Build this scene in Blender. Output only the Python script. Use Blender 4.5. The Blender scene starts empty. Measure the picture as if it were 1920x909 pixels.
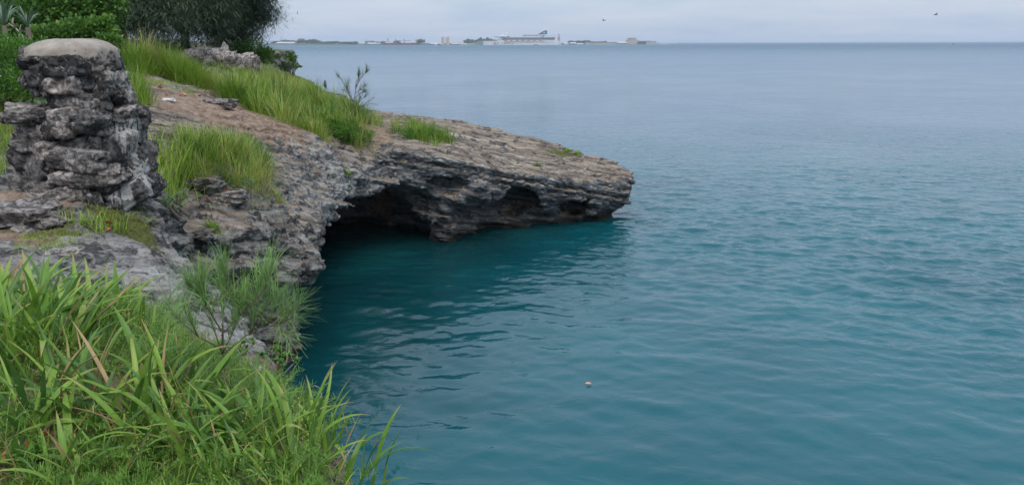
import bpy, math, random
import numpy as np
from mathutils import Vector, Matrix
from mathutils.bvhtree import BVHTree

R = math.radians
rng = np.random.default_rng(7)
random.seed(7)
scn = bpy.context.scene
col = scn.collection

# ------------------------------------------------------------------ camera
CAM_Z, FPX, PW, PH = 7.0, 1478.0, 1920.0, 909.0
PITCH, ROLL = R(14.2), R(-0.17)
cd = bpy.data.cameras.new('camera'); cam = bpy.data.objects.new('camera', cd); col.objects.link(cam)
cd.sensor_width = 36.0; cd.lens = 36.0 * FPX / PW; cd.clip_start = 0.05; cd.clip_end = 40000
CAM_M = Matrix.Translation((0, 0, CAM_Z)) @ Matrix.Rotation(R(90) - PITCH, 4, 'X') @ Matrix.Rotation(ROLL, 4, 'Z')
cam.matrix_world = CAM_M
scn.camera = cam

# ------------------------------------------------------------------ overcast sky + soft sun
SUN_EL, SUN_AZ = R(55), R(165)          # azimuth clockwise from +Y
w = bpy.data.worlds.new('World'); scn.world = w; w.use_nodes = True
nt = w.node_tree; nt.nodes.clear()
def N(nt, t, **kw):
    n = nt.nodes.new(t)
    for k, v in kw.items():
        if k.startswith('i_'):
            n.inputs[int(k[2:])].default_value = v
        else:
            setattr(n, k, v)
    return n
def L(nt, a, b): nt.links.new(a, b)
out = N(nt, 'ShaderNodeOutputWorld'); bg = N(nt, 'ShaderNodeBackground'); bg.inputs[1].default_value = 0.1
sky = N(nt, 'ShaderNodeTexSky', sky_type='NISHITA', sun_disc=False, sun_elevation=SUN_EL, sun_rotation=SUN_AZ)
sky.air_density = 1.2; sky.dust_density = 1.5
tc = N(nt, 'ShaderNodeTexCoord'); sep = N(nt, 'ShaderNodeSeparateXYZ'); L(nt, tc.outputs['Generated'], sep.inputs[0])
# cloud sheet: project the direction on a high flat layer so streaks flatten toward the horizon
mz = N(nt, 'ShaderNodeMath', operation='MAXIMUM', i_1=0.0); L(nt, sep.outputs[2], mz.inputs[0])
az = N(nt, 'ShaderNodeMath', operation='ADD', i_1=0.10); L(nt, mz.outputs[0], az.inputs[0])
dx = N(nt, 'ShaderNodeMath', operation='DIVIDE'); L(nt, sep.outputs[0], dx.inputs[0]); L(nt, az.outputs[0], dx.inputs[1])
dy = N(nt, 'ShaderNodeMath', operation='DIVIDE'); L(nt, sep.outputs[1], dy.inputs[0]); L(nt, az.outputs[0], dy.inputs[1])
cmb = N(nt, 'ShaderNodeCombineXYZ'); L(nt, dx.outputs[0], cmb.inputs[0]); L(nt, dy.outputs[0], cmb.inputs[1])
n1 = N(nt, 'ShaderNodeTexNoise'); n1.inputs['Scale'].default_value = 0.75; n1.inputs['Detail'].default_value = 7; n1.inputs['Roughness'].default_value = 0.58
n1.inputs['Distortion'].default_value = 0.4
L(nt, cmb.outputs[0], n1.inputs['Vector'])
rp = N(nt, 'ShaderNodeValToRGB'); L(nt, n1.outputs[0], rp.inputs[0])
e = rp.color_ramp.elements
e[0].position = 0.30; e[0].color = (4.5, 5.65, 7.35, 1)
e[1].position = 0.72; e[1].color = (6.3, 6.95, 8.25, 1)
mx = N(nt, 'ShaderNodeMix', data_type='RGBA'); mx.inputs[0].default_value = 0.86
L(nt, sky.outputs[0], mx.inputs[6]); L(nt, rp.outputs[0], mx.inputs[7])
# overcast sheet: thinner, brighter cloud toward the zenith
zp = N(nt, 'ShaderNodeMath', operation='POWER', i_1=0.75); L(nt, mz.outputs[0], zp.inputs[0])
gz_ = N(nt, 'ShaderNodeMath', operation='MULTIPLY_ADD', i_1=0.80, i_2=0.60); L(nt, zp.outputs[0], gz_.inputs[0])
vm = N(nt, 'ShaderNodeVectorMath', operation='SCALE'); L(nt, mx.outputs[2], vm.inputs[0]); L(nt, gz_.outputs[0], vm.inputs['Scale'])
L(nt, vm.outputs[0], bg.inputs[0]); L(nt, bg.outputs[0], out.inputs[0])

sd = bpy.data.lights.new('sun', 'SUN'); sd.energy = 1.4; sd.angle = R(40); sd.color = (1.0, 0.96, 0.9)
sun = bpy.data.objects.new('sun', sd); col.objects.link(sun)
sun_dir = Vector((math.sin(SUN_AZ) * math.cos(SUN_EL), math.cos(SUN_AZ) * math.cos(SUN_EL), math.sin(SUN_EL)))
sun.rotation_euler = sun_dir.to_track_quat('Z', 'Y').to_euler(); sun.location = (0, 0, 60)
vs = scn.view_settings; vs.view_transform = 'Standard'; vs.look = 'None'; vs.exposure = 0.7; vs.gamma = 1.0; vs.use_curve_mapping = False
scn.cycles.use_denoising = True
scn.cycles.max_bounces = 6; scn.cycles.transparent_max_bounces = 8; scn.cycles.volume_bounces = 0
scn.cycles.sample_clamp_indirect = 8.0

# ------------------------------------------------------------------ helpers
_CI = np.array(CAM_M.to_3x3())
def ray(px, py):
    d = _CI @ np.array([(px - PW / 2) / FPX, -(py - PH / 2) / FPX, -1.0])
    return d / np.linalg.norm(d)
def at(px, py, depth):
    """point on the pixel's ray at forward distance depth"""
    d = ray(px, py); return np.array([0, 0, CAM_Z]) + d * (depth / d[1])

_T = np.random.default_rng(3).random((64, 64, 64)).astype(np.float32) * 2 - 1
def vnoise(p):
    i = np.floor(p).astype(np.int32); f = (p - i).astype(np.float32)
    f = f * f * f * (f * (f * 6 - 15) + 10)
    x0, y0, z0 = (i[:, 0] & 63), (i[:, 1] & 63), (i[:, 2] & 63)
    x1, y1, z1 = (x0 + 1) & 63, (y0 + 1) & 63, (z0 + 1) & 63
    fx, fy, fz = f[:, 0], f[:, 1], f[:, 2]
    a = _T[x0, y0, z0] * (1 - fx) + _T[x1, y0, z0] * fx
    b = _T[x0, y1, z0] * (1 - fx) + _T[x1, y1, z0] * fx
    c = _T[x0, y0, z1] * (1 - fx) + _T[x1, y0, z1] * fx
    d = _T[x0, y1, z1] * (1 - fx) + _T[x1, y1, z1] * fx
    return (a * (1 - fy) + b * fy) * (1 - fz) + (c * (1 - fy) + d * fy) * fz
def fbm(p, oct=4, gain=0.5, ridged=False):
    s = 0; a = 1.0; t = 0
    for k in range(oct):
        n = vnoise(p * (2.03 ** k) + 17.3 * k)
        if ridged: n = 1 - 2 * np.abs(n)
        s = s + a * n; t += a; a *= gain
    return s / t

def mesh_np(name, V, F, smooth=True, attrs=None):
    """V (n,3); F list of (k, m) int arrays (quads and/or tris)"""
    me = bpy.data.meshes.new(name)
    if not isinstance(F, (list, tuple)): F = [F]
    F = [f for f in F if len(f)]
    V = np.asarray(V, np.float32)
    me.vertices.add(len(V)); me.vertices.foreach_set('co', V.ravel())
    tot = [np.full(len(f), f.shape[1], np.int32) for f in F]; tot = np.concatenate(tot)
    idx = np.concatenate([f.ravel() for f in F]).astype(np.int32)
    me.loops.add(len(idx)); me.loops.foreach_set('vertex_index', idx)
    st = np.concatenate([[0], np.cumsum(tot)[:-1]]).astype(np.int32)
    me.polygons.add(len(tot)); me.polygons.foreach_set('loop_start', st); me.polygons.foreach_set('loop_total', tot)
    me.polygons.foreach_set('use_smooth', np.full(len(tot), smooth, bool))
    me.update(calc_edges=True)
    for k, v in (attrs or {}).items():
        a = me.attributes.new(k, 'FLOAT', 'POINT'); a.data.foreach_set('value', np.asarray(v, np.float32))
    return me
def obj(name, me, mat=None, parent=None, loc=None):
    o = bpy.data.objects.new(name, me); col.objects.link(o)
    if mat is not None and me is not None and not me.materials: me.materials.append(mat)
    if parent is not None: o.parent = parent
    if loc is not None: o.location = loc
    return o
def tag(o, label=None, cat=None, group=None, kind=None):
    if label: o['label'] = label
    if cat: o['category'] = cat
    if group: o['group'] = group
    if kind: o['kind'] = kind
    return o
def empty(name, loc, rz=0.0):
    o = bpy.data.objects.new(name, None); col.objects.link(o); o.location = loc; o.rotation_euler = (0, 0, rz)
    o.empty_display_size = 0.2
    return o

class MB:
    """collects simple solids in one mesh"""
    def __init__(s): s.v = []; s.f = []; s.n = 0
    def add(s, V, F):
        s.v.append(np.asarray(V, float)); s.f += [tuple(int(i) + s.n for i in f) for f in F]; s.n += len(V); return s
    def box(s, x0, x1, y0, y1, z0, z1, taper=0.0):
        t = taper
        V = [(x0, y0, z0), (x1, y0, z0), (x1, y1, z0), (x0, y1, z0), (x0 + t, y0 + t, z1), (x1 - t, y0 + t, z1), (x1 - t, y1 - t, z1), (x0 + t, y1 - t, z1)]
        return s.add(V, [(3, 2, 1, 0), (4, 5, 6, 7), (0, 1, 5, 4), (1, 2, 6, 5), (2, 3, 7, 6), (3, 0, 4, 7)])
    def gable(s, x0, x1, y0, y1, z0, z1, ov=0.0):
        ym = (y0 + y1) / 2
        V = [(x0 - ov, y0 - ov, z0), (x1 + ov, y0 - ov, z0), (x1 + ov, y1 + ov, z0), (x0 - ov, y1 + ov, z0), (x0 - ov, ym, z1), (x1 + ov, ym, z1)]
        return s.add(V, [(3, 2, 1, 0), (0, 1, 5, 4), (2, 3, 4, 5), (1, 2, 5), (3, 0, 4)])
    def tube(s, pts, rad, k=6):
        pts = [np.asarray(p, float) for p in pts]; n = len(pts)
        if np.isscalar(rad): rad = [rad] * n
        V = []; F = []
        for i, p in enumerate(pts):
            t = pts[min(i + 1, n - 1)] - pts[max(i - 1, 0)]; t = t / (np.linalg.norm(t) + 1e-9)
            a = np.cross(t, [0.31, 0.95, 0.05]) if abs(t[1]) < 0.9 else np.cross(t, [1, 0, 0.1])
            a /= np.linalg.norm(a); b = np.cross(t, a)
            for j in range(k):
                q = 2 * math.pi * j / k; V.append(p + rad[i] * (a * math.cos(q) + b * math.sin(q)))
        for i in range(n - 1):
            for j in range(k):
                F.append((i * k + j, i * k + (j + 1) % k, (i + 1) * k + (j + 1) % k, (i + 1) * k + j))
        F.append(tuple(range(k - 1, -1, -1))); F.append(tuple((n - 1) * k + j for j in range(k)))
        return s.add(V, F)
    def prism(s, outline, z0, z1):
        n = len(outline); V = [(x, y, z0) for x, y in outline] + [(x, y, z1) for x, y in outline]
        F = [tuple(range(n - 1, -1, -1)), tuple(range(n, 2 * n))] + [(i, (i + 1) % n, n + (i + 1) % n, n + i) for i in range(n)]
        return s.add(V, F)
    def mesh(s, name, smooth=False):
        me = bpy.data.meshes.new(name); me.from_pydata(np.concatenate(s.v).tolist(), [], s.f)
        if smooth: me.polygons.foreach_set('use_smooth', [True] * len(me.polygons))
        me.update(); return me
    def build(s, name, mat, parent=None, smooth=False, loc=None): return obj(name, s.mesh(name, smooth), mat, parent, loc)

# ------------------------------------------------------------------ materials
def new_mat(name):
    m = bpy.data.materials.new(name); m.use_nodes = True; nt = m.node_tree; nt.nodes.clear()
    o = N(nt, 'ShaderNodeOutputMaterial'); b = N(nt, 'ShaderNodeBsdfPrincipled'); L(nt, b.outputs[0], o.inputs[0])
    return m, nt, b, o
def noise(nt, vec, scale, detail=6, rough=0.55, dist=0.0):
    n = N(nt, 'ShaderNodeTexNoise'); n.inputs['Scale'].default_value = scale; n.inputs['Detail'].default_value = detail
    n.inputs['Roughness'].default_value = rough; n.inputs['Distortion'].default_value = dist
    if vec is not None: L(nt, vec, n.inputs['Vector'])
    return n.outputs[0]
def ramp(nt, fac, stops, interp='LINEAR'):
    r = N(nt, 'ShaderNodeValToRGB'); r.color_ramp.interpolation = interp
    el = r.color_ramp.elements
    while len(el) < len(stops): el.new(0.5)
    for k, (p, c) in enumerate(stops):
        el[k].position = p; el[k].color = (c[0], c[1], c[2], 1) if not np.isscalar(c) else (c, c, c, 1)
    if fac is not None: L(nt, fac, r.inputs[0])
    return r.outputs[0]
def mixc(nt, fac, a, b, mode='MIX'):
    m = N(nt, 'ShaderNodeMix', data_type='RGBA', blend_type=mode)
    for v, i in ((fac, 0), (a, 6), (b, 7)):
        if hasattr(v, 'is_linked') or hasattr(v, 'links'): L(nt, v, m.inputs[i])
        elif i == 0: m.inputs[0].default_value = v
        else: m.inputs[i].default_value = (*v, 1) if len(v) == 3 else v
    return m.outputs[2]
def mth(nt, op, a, b=None, c=None, clamp=False):
    m = N(nt, 'ShaderNodeMath', operation=op); m.use_clamp = clamp
    for v, i in ((a, 0), (b, 1), (c, 2)):
        if v is None: continue
        if hasattr(v, 'links'): L(nt, v, m.inputs[i])
        else: m.inputs[i].default_value = v
    return m.outputs[0]
def mrange(nt, v, a, b, c=0.0, d=1.0):
    m = N(nt, 'ShaderNodeMapRange', interpolation_type='SMOOTHSTEP')
    L(nt, v, m.inputs[0]); m.inputs[1].default_value = a; m.inputs[2].default_value = b; m.inputs[3].default_value = c; m.inputs[4].default_value = d
    return m.outputs[0]
def bump(nt, b, h, strength, dist, prev=None):
    n = N(nt, 'ShaderNodeBump'); n.inputs['Strength'].default_value = strength; n.inputs['Distance'].default_value = dist
    L(nt, h, n.inputs['Height'])
    if prev is not None: L(nt, prev, n.inputs['Normal'])
    L(nt, n.outputs[0], b.inputs['Normal']); return n.outputs[0]
def attr(nt, name):
    a = N(nt, 'ShaderNodeAttribute', attribute_name=name); return a.outputs['Fac']
def plain(name, c, rough=0.7, var=0.12, scale=0.4, metal=0.0):
    m, nt, b, o = new_mat(name)
    g = N(nt, 'ShaderNodeNewGeometry')
    n = noise(nt, g.outputs['Position'], scale, 5)
    lo = tuple(x * (1 - var) for x in c); hi = tuple(min(1, x * (1 + var)) for x in c)
    L(nt, ramp(nt, n, [(0.3, lo), (0.7, hi)]), b.inputs['Base Color'])
    b.inputs['Roughness'].default_value = rough; b.inputs['Metallic'].default_value = metal
    return m

def rock_material():
    m, nt, b, o = new_mat('limestone')
    g = N(nt, 'ShaderNodeNewGeometry'); P = g.outputs['Position']
    sp = N(nt, 'ShaderNodeSeparateXYZ'); L(nt, P, sp.inputs[0])
    sn = N(nt, 'ShaderNodeSeparateXYZ'); L(nt, g.outputs['Normal'], sn.inputs[0])
    # bedding coordinates: beds dip to the sea (+x)
    zb = mth(nt, 'ADD', sp.outputs[2], mth(nt, 'ADD', mth(nt, 'MULTIPLY', sp.outputs[0], 0.16), mth(nt, 'MULTIPLY', sp.outputs[1], 0.20)))
    cb = N(nt, 'ShaderNodeCombineXYZ'); L(nt, mth(nt, 'MULTIPLY', sp.outputs[0], 0.45), cb.inputs[0]); L(nt, mth(nt, 'MULTIPLY', sp.outputs[1], 0.45), cb.inputs[1])
    L(nt, mth(nt, 'MULTIPLY', zb, 7.0), cb.inputs[2]); B = cb.outputs[0]
    wv_ = N(nt, 'ShaderNodeVectorMath', operation='MULTIPLY_ADD'); nz_c = N(nt, 'ShaderNodeTexNoise'); nz_c.inputs['Scale'].default_value = 0.9; nz_c.inputs['Detail'].default_value = 4; L(nt, P, nz_c.inputs['Vector'])
    L(nt, nz_c.outputs['Color'], wv_.inputs[0]); wv_.inputs[1].default_value = (0.8, 0.8, 3.2); L(nt, B, wv_.inputs[2]); B = wv_.outputs[0]
    bed = noise(nt, B, 1.1, 10, 0.70, 0.5)
    fine = noise(nt, P, 9.0, 8, 0.65)
    big = noise(nt, P, 0.45, 4)
    mid = noise(nt, P, 2.2, 7, 0.65, 0.6)
    # weathered grey rock
    grey = ramp(nt, bed, [(0.34, (0.026, 0.025, 0.025)), (0.43, (0.125, 0.117, 0.108)), (0.53, (0.28, 0.262, 0.235)), (0.66, (0.50, 0.475, 0.435))])
    grey = mixc(nt, mrange(nt, fine, 0.5, 0.68), grey, (0.34, 0.33, 0.31))
    grey = mixc(nt, mth(nt, 'MULTIPLY', mrange(nt, mid, 0.51, 0.58), 0.9), grey, (0.028, 0.028, 0.030))
    # tan, sun-bleached bedding surfaces
    tan = ramp(nt, bed, [(0.35, (0.042, 0.036, 0.031)), (0.45, (0.19, 0.150, 0.115)), (0.56, (0.33, 0.265, 0.20)), (0.72, (0.49, 0.42, 0.34))])
    tan = mixc(nt, mth(nt, 'MULTIPLY', mrange(nt, mid, 0.52, 0.59), 0.85), tan, (0.055, 0.052, 0.050))
    lich = noise(nt, P, 3.7, 9, 0.75, 1.0)
    tan = mixc(nt, mth(nt, 'MULTIPLY', mrange(nt, lich, 0.56, 0.64), 0.7), tan, (0.46, 0.44, 0.41))
    grey = mixc(nt, mth(nt, 'MULTIPLY', mrange(nt, lich, 0.55, 0.63), 0.7), grey, (0.48, 0.47, 0.45))
    up = mrange(nt, mth(nt, 'ADD', sn.outputs[2], mth(nt, 'MULTIPLY', mth(nt, 'SUBTRACT', big, 0.5), 0.5)), 0.45, 0.85)
    c = mixc(nt, mth(nt, 'MULTIPLY', up, mrange(nt, attr(nt, 'tan'), 0.0, 1.0)), grey, tan)
    # sea-facing rock in the spray: blue-grey with pale salt film
    face = ramp(nt, bed, [(0.32, (0.025, 0.027, 0.030)), (0.46, (0.11, 0.118, 0.125)), (0.60, (0.23, 0.24, 0.245)), (0.73, (0.40, 0.41, 0.41))])
    fm = mth(nt, 'MULTIPLY', attr(nt, 'spray'), mrange(nt, sn.outputs[2], 0.55, 0.15))
    c = mixc(nt, fm, c, face)
    # pale calcite film
    film = mth(nt, 'MULTIPLY', attr(nt, 'film'), mrange(nt, noise(nt, P, 1.6, 8, 0.7, 1.5), 0.45, 0.60))
    c = mixc(nt, film, c, (0.42, 0.42, 0.40))
    # algae at the tide line (stain with its own shape)
    tide = mth(nt, 'MULTIPLY', mrange(nt, sp.outputs[2], 0.42, 0.12), mrange(nt, noise(nt, P, 1.3, 6, 0.65), 0.42, 0.58))
    c = mixc(nt, tide, c, (0.085, 0.075, 0.042))
    c = mixc(nt, mrange(nt, mth(nt, 'ADD', sp.outputs[2], mth(nt, 'MULTIPLY', mid, 0.25)), 0.40, 0.26, 0.0, 0.75), c, (0.022, 0.019, 0.014))     # wet, weedy band
    # dirt
    dn = mth(nt, 'ADD', attr(nt, 'dirt'), mth(nt, 'MULTIPLY', mth(nt, 'SUBTRACT', noise(nt, P, 1.4, 7, 0.6), 0.5), 1.5))
    dirt = ramp(nt, noise(nt, P, 5.0, 8, 0.7), [(0.3, (0.16, 0.105, 0.072)), (0.5, (0.30, 0.21, 0.15)), (0.7, (0.44, 0.335, 0.25))])
    c = mixc(nt, mrange(nt, dn, 0.42, 0.62), c, dirt)
    # moss / mown turf
    mn = mth(nt, 'ADD', attr(nt, 'moss'), mth(nt, 'MULTIPLY', mth(nt, 'SUBTRACT', noise(nt, P, 2.4, 8, 0.7), 0.5), 1.6))
    moss = ramp(nt, noise(nt, P, 16.0, 6, 0.7), [(0.3, (0.045, 0.06, 0.015)), (0.5, (0.11, 0.125, 0.03)), (0.7, (0.20, 0.17, 0.06))])
    c = mixc(nt, mrange(nt, mn, 0.45, 0.62), c, moss)
    L(nt, c, b.inputs['Base Color']); b.inputs['Roughness'].default_value = 0.9
    b.inputs['Specular IOR Level'].default_value = 0.25
    vor = N(nt, 'ShaderNodeTexVoronoi', feature='F1'); vor.inputs['Scale'].default_value = 7.0; L(nt, P, vor.inputs['Vector'])
    n1 = bump(nt, b, bed, 1.0, 0.24)
    n2 = bump(nt, b, vor.outputs[0], 0.6, 0.08, n1)
    bump(nt, b, fine, 1.0, 0.07, n2)
    return m

def stone_material():
    m, nt, b, o = new_mat('old_stone')
    tcn = N(nt, 'ShaderNodeNewGeometry'); P = tcn.outputs['Position']
    oi = N(nt, 'ShaderNodeObjectInfo')
    n = noise(nt, P, 8.5, 10, 0.72, 0.8)
    base = ramp(nt, n, [(0.32, (0.022, 0.022, 0.022)), (0.44, (0.12, 0.113, 0.108)), (0.55, (0.29, 0.275, 0.26)), (0.69, (0.54, 0.51, 0.48))])
    tint = ramp(nt, oi.outputs['Random'], [(0.0, (0.30, 0.30, 0.31)), (0.45, (0.75, 0.73, 0.72)), (0.8, (1.35, 1.26, 1.2)), (1.0, (2.0, 1.85, 1.7))])
    c = mixc(nt, 1.0, base, tint, 'MULTIPLY')
    blk = mrange(nt, noise(nt, P, 5.0, 9, 0.72, 1.0), 0.50, 0.56)
    c = mixc(nt, mth(nt, 'MULTIPLY', blk, 0.6), c, (0.022, 0.021, 0.022))
    wht = mrange(nt, noise(nt, P, 11.0, 9, 0.75, 0.6), 0.56, 0.62)
    c = mixc(nt, mth(nt, 'MULTIPLY', wht, 0.8), c, (0.42, 0.41, 0.40))
    # lime run on the seaward corner
    sp = N(nt, 'ShaderNodeSeparateXYZ'); L(nt, P, sp.inputs[0])
    mp = N(nt, 'ShaderNodeMapping'); mp.inputs['Scale'].default_value = (6.0, 6.0, 1.2); L(nt, P, mp.inputs[0])
    run = mth(nt, 'MULTIPLY', mrange(nt, noise(nt, mp.outputs[0], 1.3, 8, 0.65, 0.9), 0.47, 0.54), mth(nt, 'MULTIPLY', attr(nt, 'lime'), mrange(nt, sp.outputs[2], 6.35, 6.0)))
    c = mixc(nt, mth(nt, 'MULTIPLY', run, 0.85), c, (0.50, 0.49, 0.46))
    L(nt, c, b.inputs['Base Color']); b.inputs['Roughness'].default_value = 0.92; b.inputs['Specular IOR Level'].default_value = 0.2
    n1 = bump(nt, b, n, 1.0, 0.09)
    bump(nt, b, noise(nt, P, 26, 6, 0.7), 0.9, 0.03, n1)
    return m

def plaster_material():
    m, nt, b, o = new_mat('weathered_plaster')
    g = N(nt, 'ShaderNodeNewGeometry'); P = g.outputs['Position']
    sp = N(nt, 'ShaderNodeSeparateXYZ'); L(nt, P, sp.inputs[0])
    n = noise(nt, P, 4, 8, 0.65)
    c = ramp(nt, n, [(0.3, (0.18, 0.155, 0.13)), (0.55, (0.30, 0.26, 0.215)), (0.75, (0.39, 0.345, 0.295))])
    c = mixc(nt, mrange(nt, noise(nt, P, 16, 6, 0.7), 0.58, 0.68), c, (0.20, 0.165, 0.14))
    pit = N(nt, 'ShaderNodeTexVoronoi', feature='F1'); pit.inputs['Scale'].default_value = 11; L(nt, P, pit.inputs['Vector'])
    c = mixc(nt, mth(nt, 'MULTIPLY', mrange(nt, pit.outputs[0], 0.16, 0.08), 0.7), c, (0.08, 0.07, 0.06))
    c = mixc(nt, mth(nt, 'MULTIPLY', mrange(nt, noise(nt, P, 2.6, 8, 0.7, 0.8), 0.50, 0.62), 0.55), c, (0.19, 0.17, 0.15))
    L(nt, c, b.inputs['Base Color']); b.inputs['Roughness'].default_value = 0.95; b.inputs['Specular IOR Level'].default_value = 0.15
    n1 = bump(nt, b, n, 0.5, 0.03); n2 = bump(nt, b, pit.outputs[0], 0.4, 0.015, n1); bump(nt, b, noise(nt, P, 40, 5, 0.7), 0.5, 0.006, n2)
    return m

def leaf_material(name, stops, use_obj=False, transl=0.35, rough=0.5, dry=None):
    """stops: colours across the per-leaf random value; 'len' runs base to tip"""
    m, nt, b, o = new_mat(name)
    if use_obj:
        oi = N(nt, 'ShaderNodeObjectInfo'); r = oi.outputs['Random']
    else:
        r = attr(nt, 'rnd')
    c = ramp(nt, r, stops)
    g = N(nt, 'ShaderNodeNewGeometry')
    n = noise(nt, g.outputs['Position'], 14, 5, 0.6)
    c = mixc(nt, 0.35, c, ramp(nt, n, [(0.3, (0.5, 0.5, 0.5)), (0.7, (1.5, 1.5, 1.4))]), 'MULTIPLY')
    if dry:
        c = mixc(nt, mth(nt, 'MULTIPLY', mrange(nt, attr(nt, 'len'), 0.72, 1.0), mrange(nt, r, 0.35, 0.8)), c, dry)
    L(nt, c, b.inputs['Base Color']); b.inputs['Roughness'].default_value = rough; b.inputs['Specular IOR Level'].default_value = 0.35
    t = N(nt, 'ShaderNodeBsdfTranslucent'); L(nt, c, t.inputs[0])
    mxs = N(nt, 'ShaderNodeMixShader'); mxs.inputs[0].default_value = transl
    L(nt, b.outputs[0], mxs.inputs[1]); L(nt, t.outputs[0], mxs.inputs[2]); L(nt, mxs.outputs[0], o.inputs[0])
    return m

def water_material():
    m, nt, b, o = new_mat('sea_water')
    g = N(nt, 'ShaderNodeNewGeometry'); P = g.outputs['Position']
    sp = N(nt, 'ShaderNodeSeparateXYZ'); L(nt, P, sp.inputs[0])
    d = mth(nt, 'ADD', mth(nt, 'MULTIPLY', sp.outputs[1], 0.8), mth(nt, 'MULTIPLY', sp.outputs[0], 0.9))
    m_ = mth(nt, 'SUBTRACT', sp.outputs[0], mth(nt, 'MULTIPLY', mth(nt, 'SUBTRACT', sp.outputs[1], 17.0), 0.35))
    off = mth(nt, 'MAXIMUM', mrange(nt, m_, -6.0, 3.0), mrange(nt, sp.outputs[1], 34.0, 45.0))     # cove colour darkened to paint in the cliff's reflection, plus the dark seabed
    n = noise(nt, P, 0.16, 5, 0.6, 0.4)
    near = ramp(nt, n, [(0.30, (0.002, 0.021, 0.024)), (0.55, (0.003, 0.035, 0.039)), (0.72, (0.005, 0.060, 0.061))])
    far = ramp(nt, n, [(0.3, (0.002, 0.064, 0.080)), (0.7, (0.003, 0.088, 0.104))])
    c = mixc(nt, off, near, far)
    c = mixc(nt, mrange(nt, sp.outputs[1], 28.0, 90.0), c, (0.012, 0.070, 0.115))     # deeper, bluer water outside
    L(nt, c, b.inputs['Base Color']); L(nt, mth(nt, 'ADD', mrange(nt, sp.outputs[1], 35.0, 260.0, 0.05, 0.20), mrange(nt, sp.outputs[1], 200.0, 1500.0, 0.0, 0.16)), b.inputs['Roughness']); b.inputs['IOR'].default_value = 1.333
    mp = N(nt, 'ShaderNodeMapping'); mp.inputs['Scale'].default_value = (0.7, 1.0, 1.0); mp.inputs['Rotation'].default_value = (0, 0, R(-14)); L(nt, P, mp.inputs[0])
    patch = mrange(nt, noise(nt, P, 0.05, 4, 0.6, 0.8), 0.35, 0.65, 0.45, 1.0)
    h0 = noise(nt, mp.outputs[0], 0.10, 4, 0.6, 0.5)
    h1 = noise(nt, mp.outputs[0], 0.55, 5, 0.55, 0.5)
    h2 = noise(nt, mp.outputs[0], 2.2, 4, 0.5, 0.6)
    h3 = noise(nt, mp.outputs[0], 7.0, 3, 0.5, 0.4)
    n0 = bump(nt, b, mth(nt, 'MULTIPLY', h0, mrange(nt, sp.outputs[1], 120.0, 900.0)), 1.0, 7.0)
    n1 = bump(nt, b, mth(nt, 'MULTIPLY', h1, mrange(nt, sp.outputs[1], 25.0, 70.0)), 1.0, 0.12, n0)
    n2 = bump(nt, b, mth(nt, 'MULTIPLY', h2, mth(nt, 'MULTIPLY', patch, mrange(nt, d, 14.0, 34.0, 0.25, 1.0))), 1.0, 0.15, n1)
    bump(nt, b, mth(nt, 'MULTIPLY', h3, mth(nt, 'MULTIPLY', patch, mrange(nt, d, 14.0, 34.0, 0.12, 1.0))), 1.0, 0.02, n2)
    return m

M = {}
M['rock'] = rock_material(); M['stone'] = stone_material(); M['plaster'] = plaster_material(); M['water'] = water_material()
G_BRIGHT = [(0.0, (0.06, 0.13, 0.015)), (0.35, (0.14, 0.25, 0.024)), (0.65, (0.23, 0.35, 0.04)), (0.88, (0.33, 0.40, 0.08)), (1.0, (0.42, 0.34, 0.16))]
M['grass'] = leaf_material('grass_blade', G_BRIGHT, dry=(0.36, 0.29, 0.12), transl=0.4)
M['blade'] = leaf_material('broad_blade', [(0.0, (0.055, 0.13, 0.028)), (0.3, (0.095, 0.20, 0.03)), (0.6, (0.15, 0.28, 0.033)), (0.85, (0.20, 0.33, 0.045)), (1.0, (0.27, 0.36, 0.07))], use_obj=True, rough=0.45, dry=(0.36, 0.26, 0.11))
M['dry_blade'] = leaf_material('dry_blade', [(0.0, (0.25, 0.15, 0.07)), (1.0, (0.42, 0.30, 0.16))], use_obj=True, transl=0.2, rough=0.7)
M['fern'] = leaf_material('fine_fern', [(0.0, (0.05, 0.12, 0.015)), (0.5, (0.11, 0.23, 0.025)), (1.0, (0.20, 0.33, 0.05))])
M['shrub'] = leaf_material('shrub_leaf', [(0.0, (0.035, 0.10, 0.012)), (0.5, (0.07, 0.19, 0.02)), (1.0, (0.14, 0.27, 0.04))], rough=0.35)
M['succulent'] = leaf_material('fleshy_leaf', [(0.0, (0.10, 0.17, 0.06)), (0.5, (0.17, 0.25, 0.10)), (1.0, (0.26, 0.32, 0.16))], transl=0.15, rough=0.5)
M['needle'] = leaf_material('needle_far', [(0.0, (0.085, 0.130, 0.085)), (0.5, (0.130, 0.190, 0.115)), (1.0, (0.19, 0.25, 0.14))], transl=0.5, rough=0.7)
M['needle_near'] = leaf_material('needle_near', [(0.0, (0.10, 0.20, 0.06)), (0.6, (0.18, 0.31, 0.09)), (0.93, (0.27, 0.38, 0.10)), (1.0, (0.50, 0.40, 0.08))], transl=0.25, rough=0.55)
M['broad'] = leaf_material('round_leaf', [(0.0, (0.035, 0.085, 0.018)), (0.5, (0.075, 0.17, 0.028)), (0.85, (0.14, 0.26, 0.045)), (1.0, (0.24, 0.34, 0.07))], transl=0.3, rough=0.45)
M['sword'] = leaf_material('sword_leaf', [(0.0, (0.06, 0.11, 0.07)), (0.6, (0.12, 0.18, 0.11)), (1.0, (0.24, 0.28, 0.18))], transl=0.15)
M['dead'] = plain('dead_wood', (0.24, 0.20, 0.17), 0.85, 0.3, 8)
M['bark'] = plain('bark', (0.10, 0.075, 0.06), 0.9, 0.35, 6)
M['twig'] = plain('twig_bark', (0.15, 0.10, 0.075), 0.85, 0.3, 20)
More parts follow.
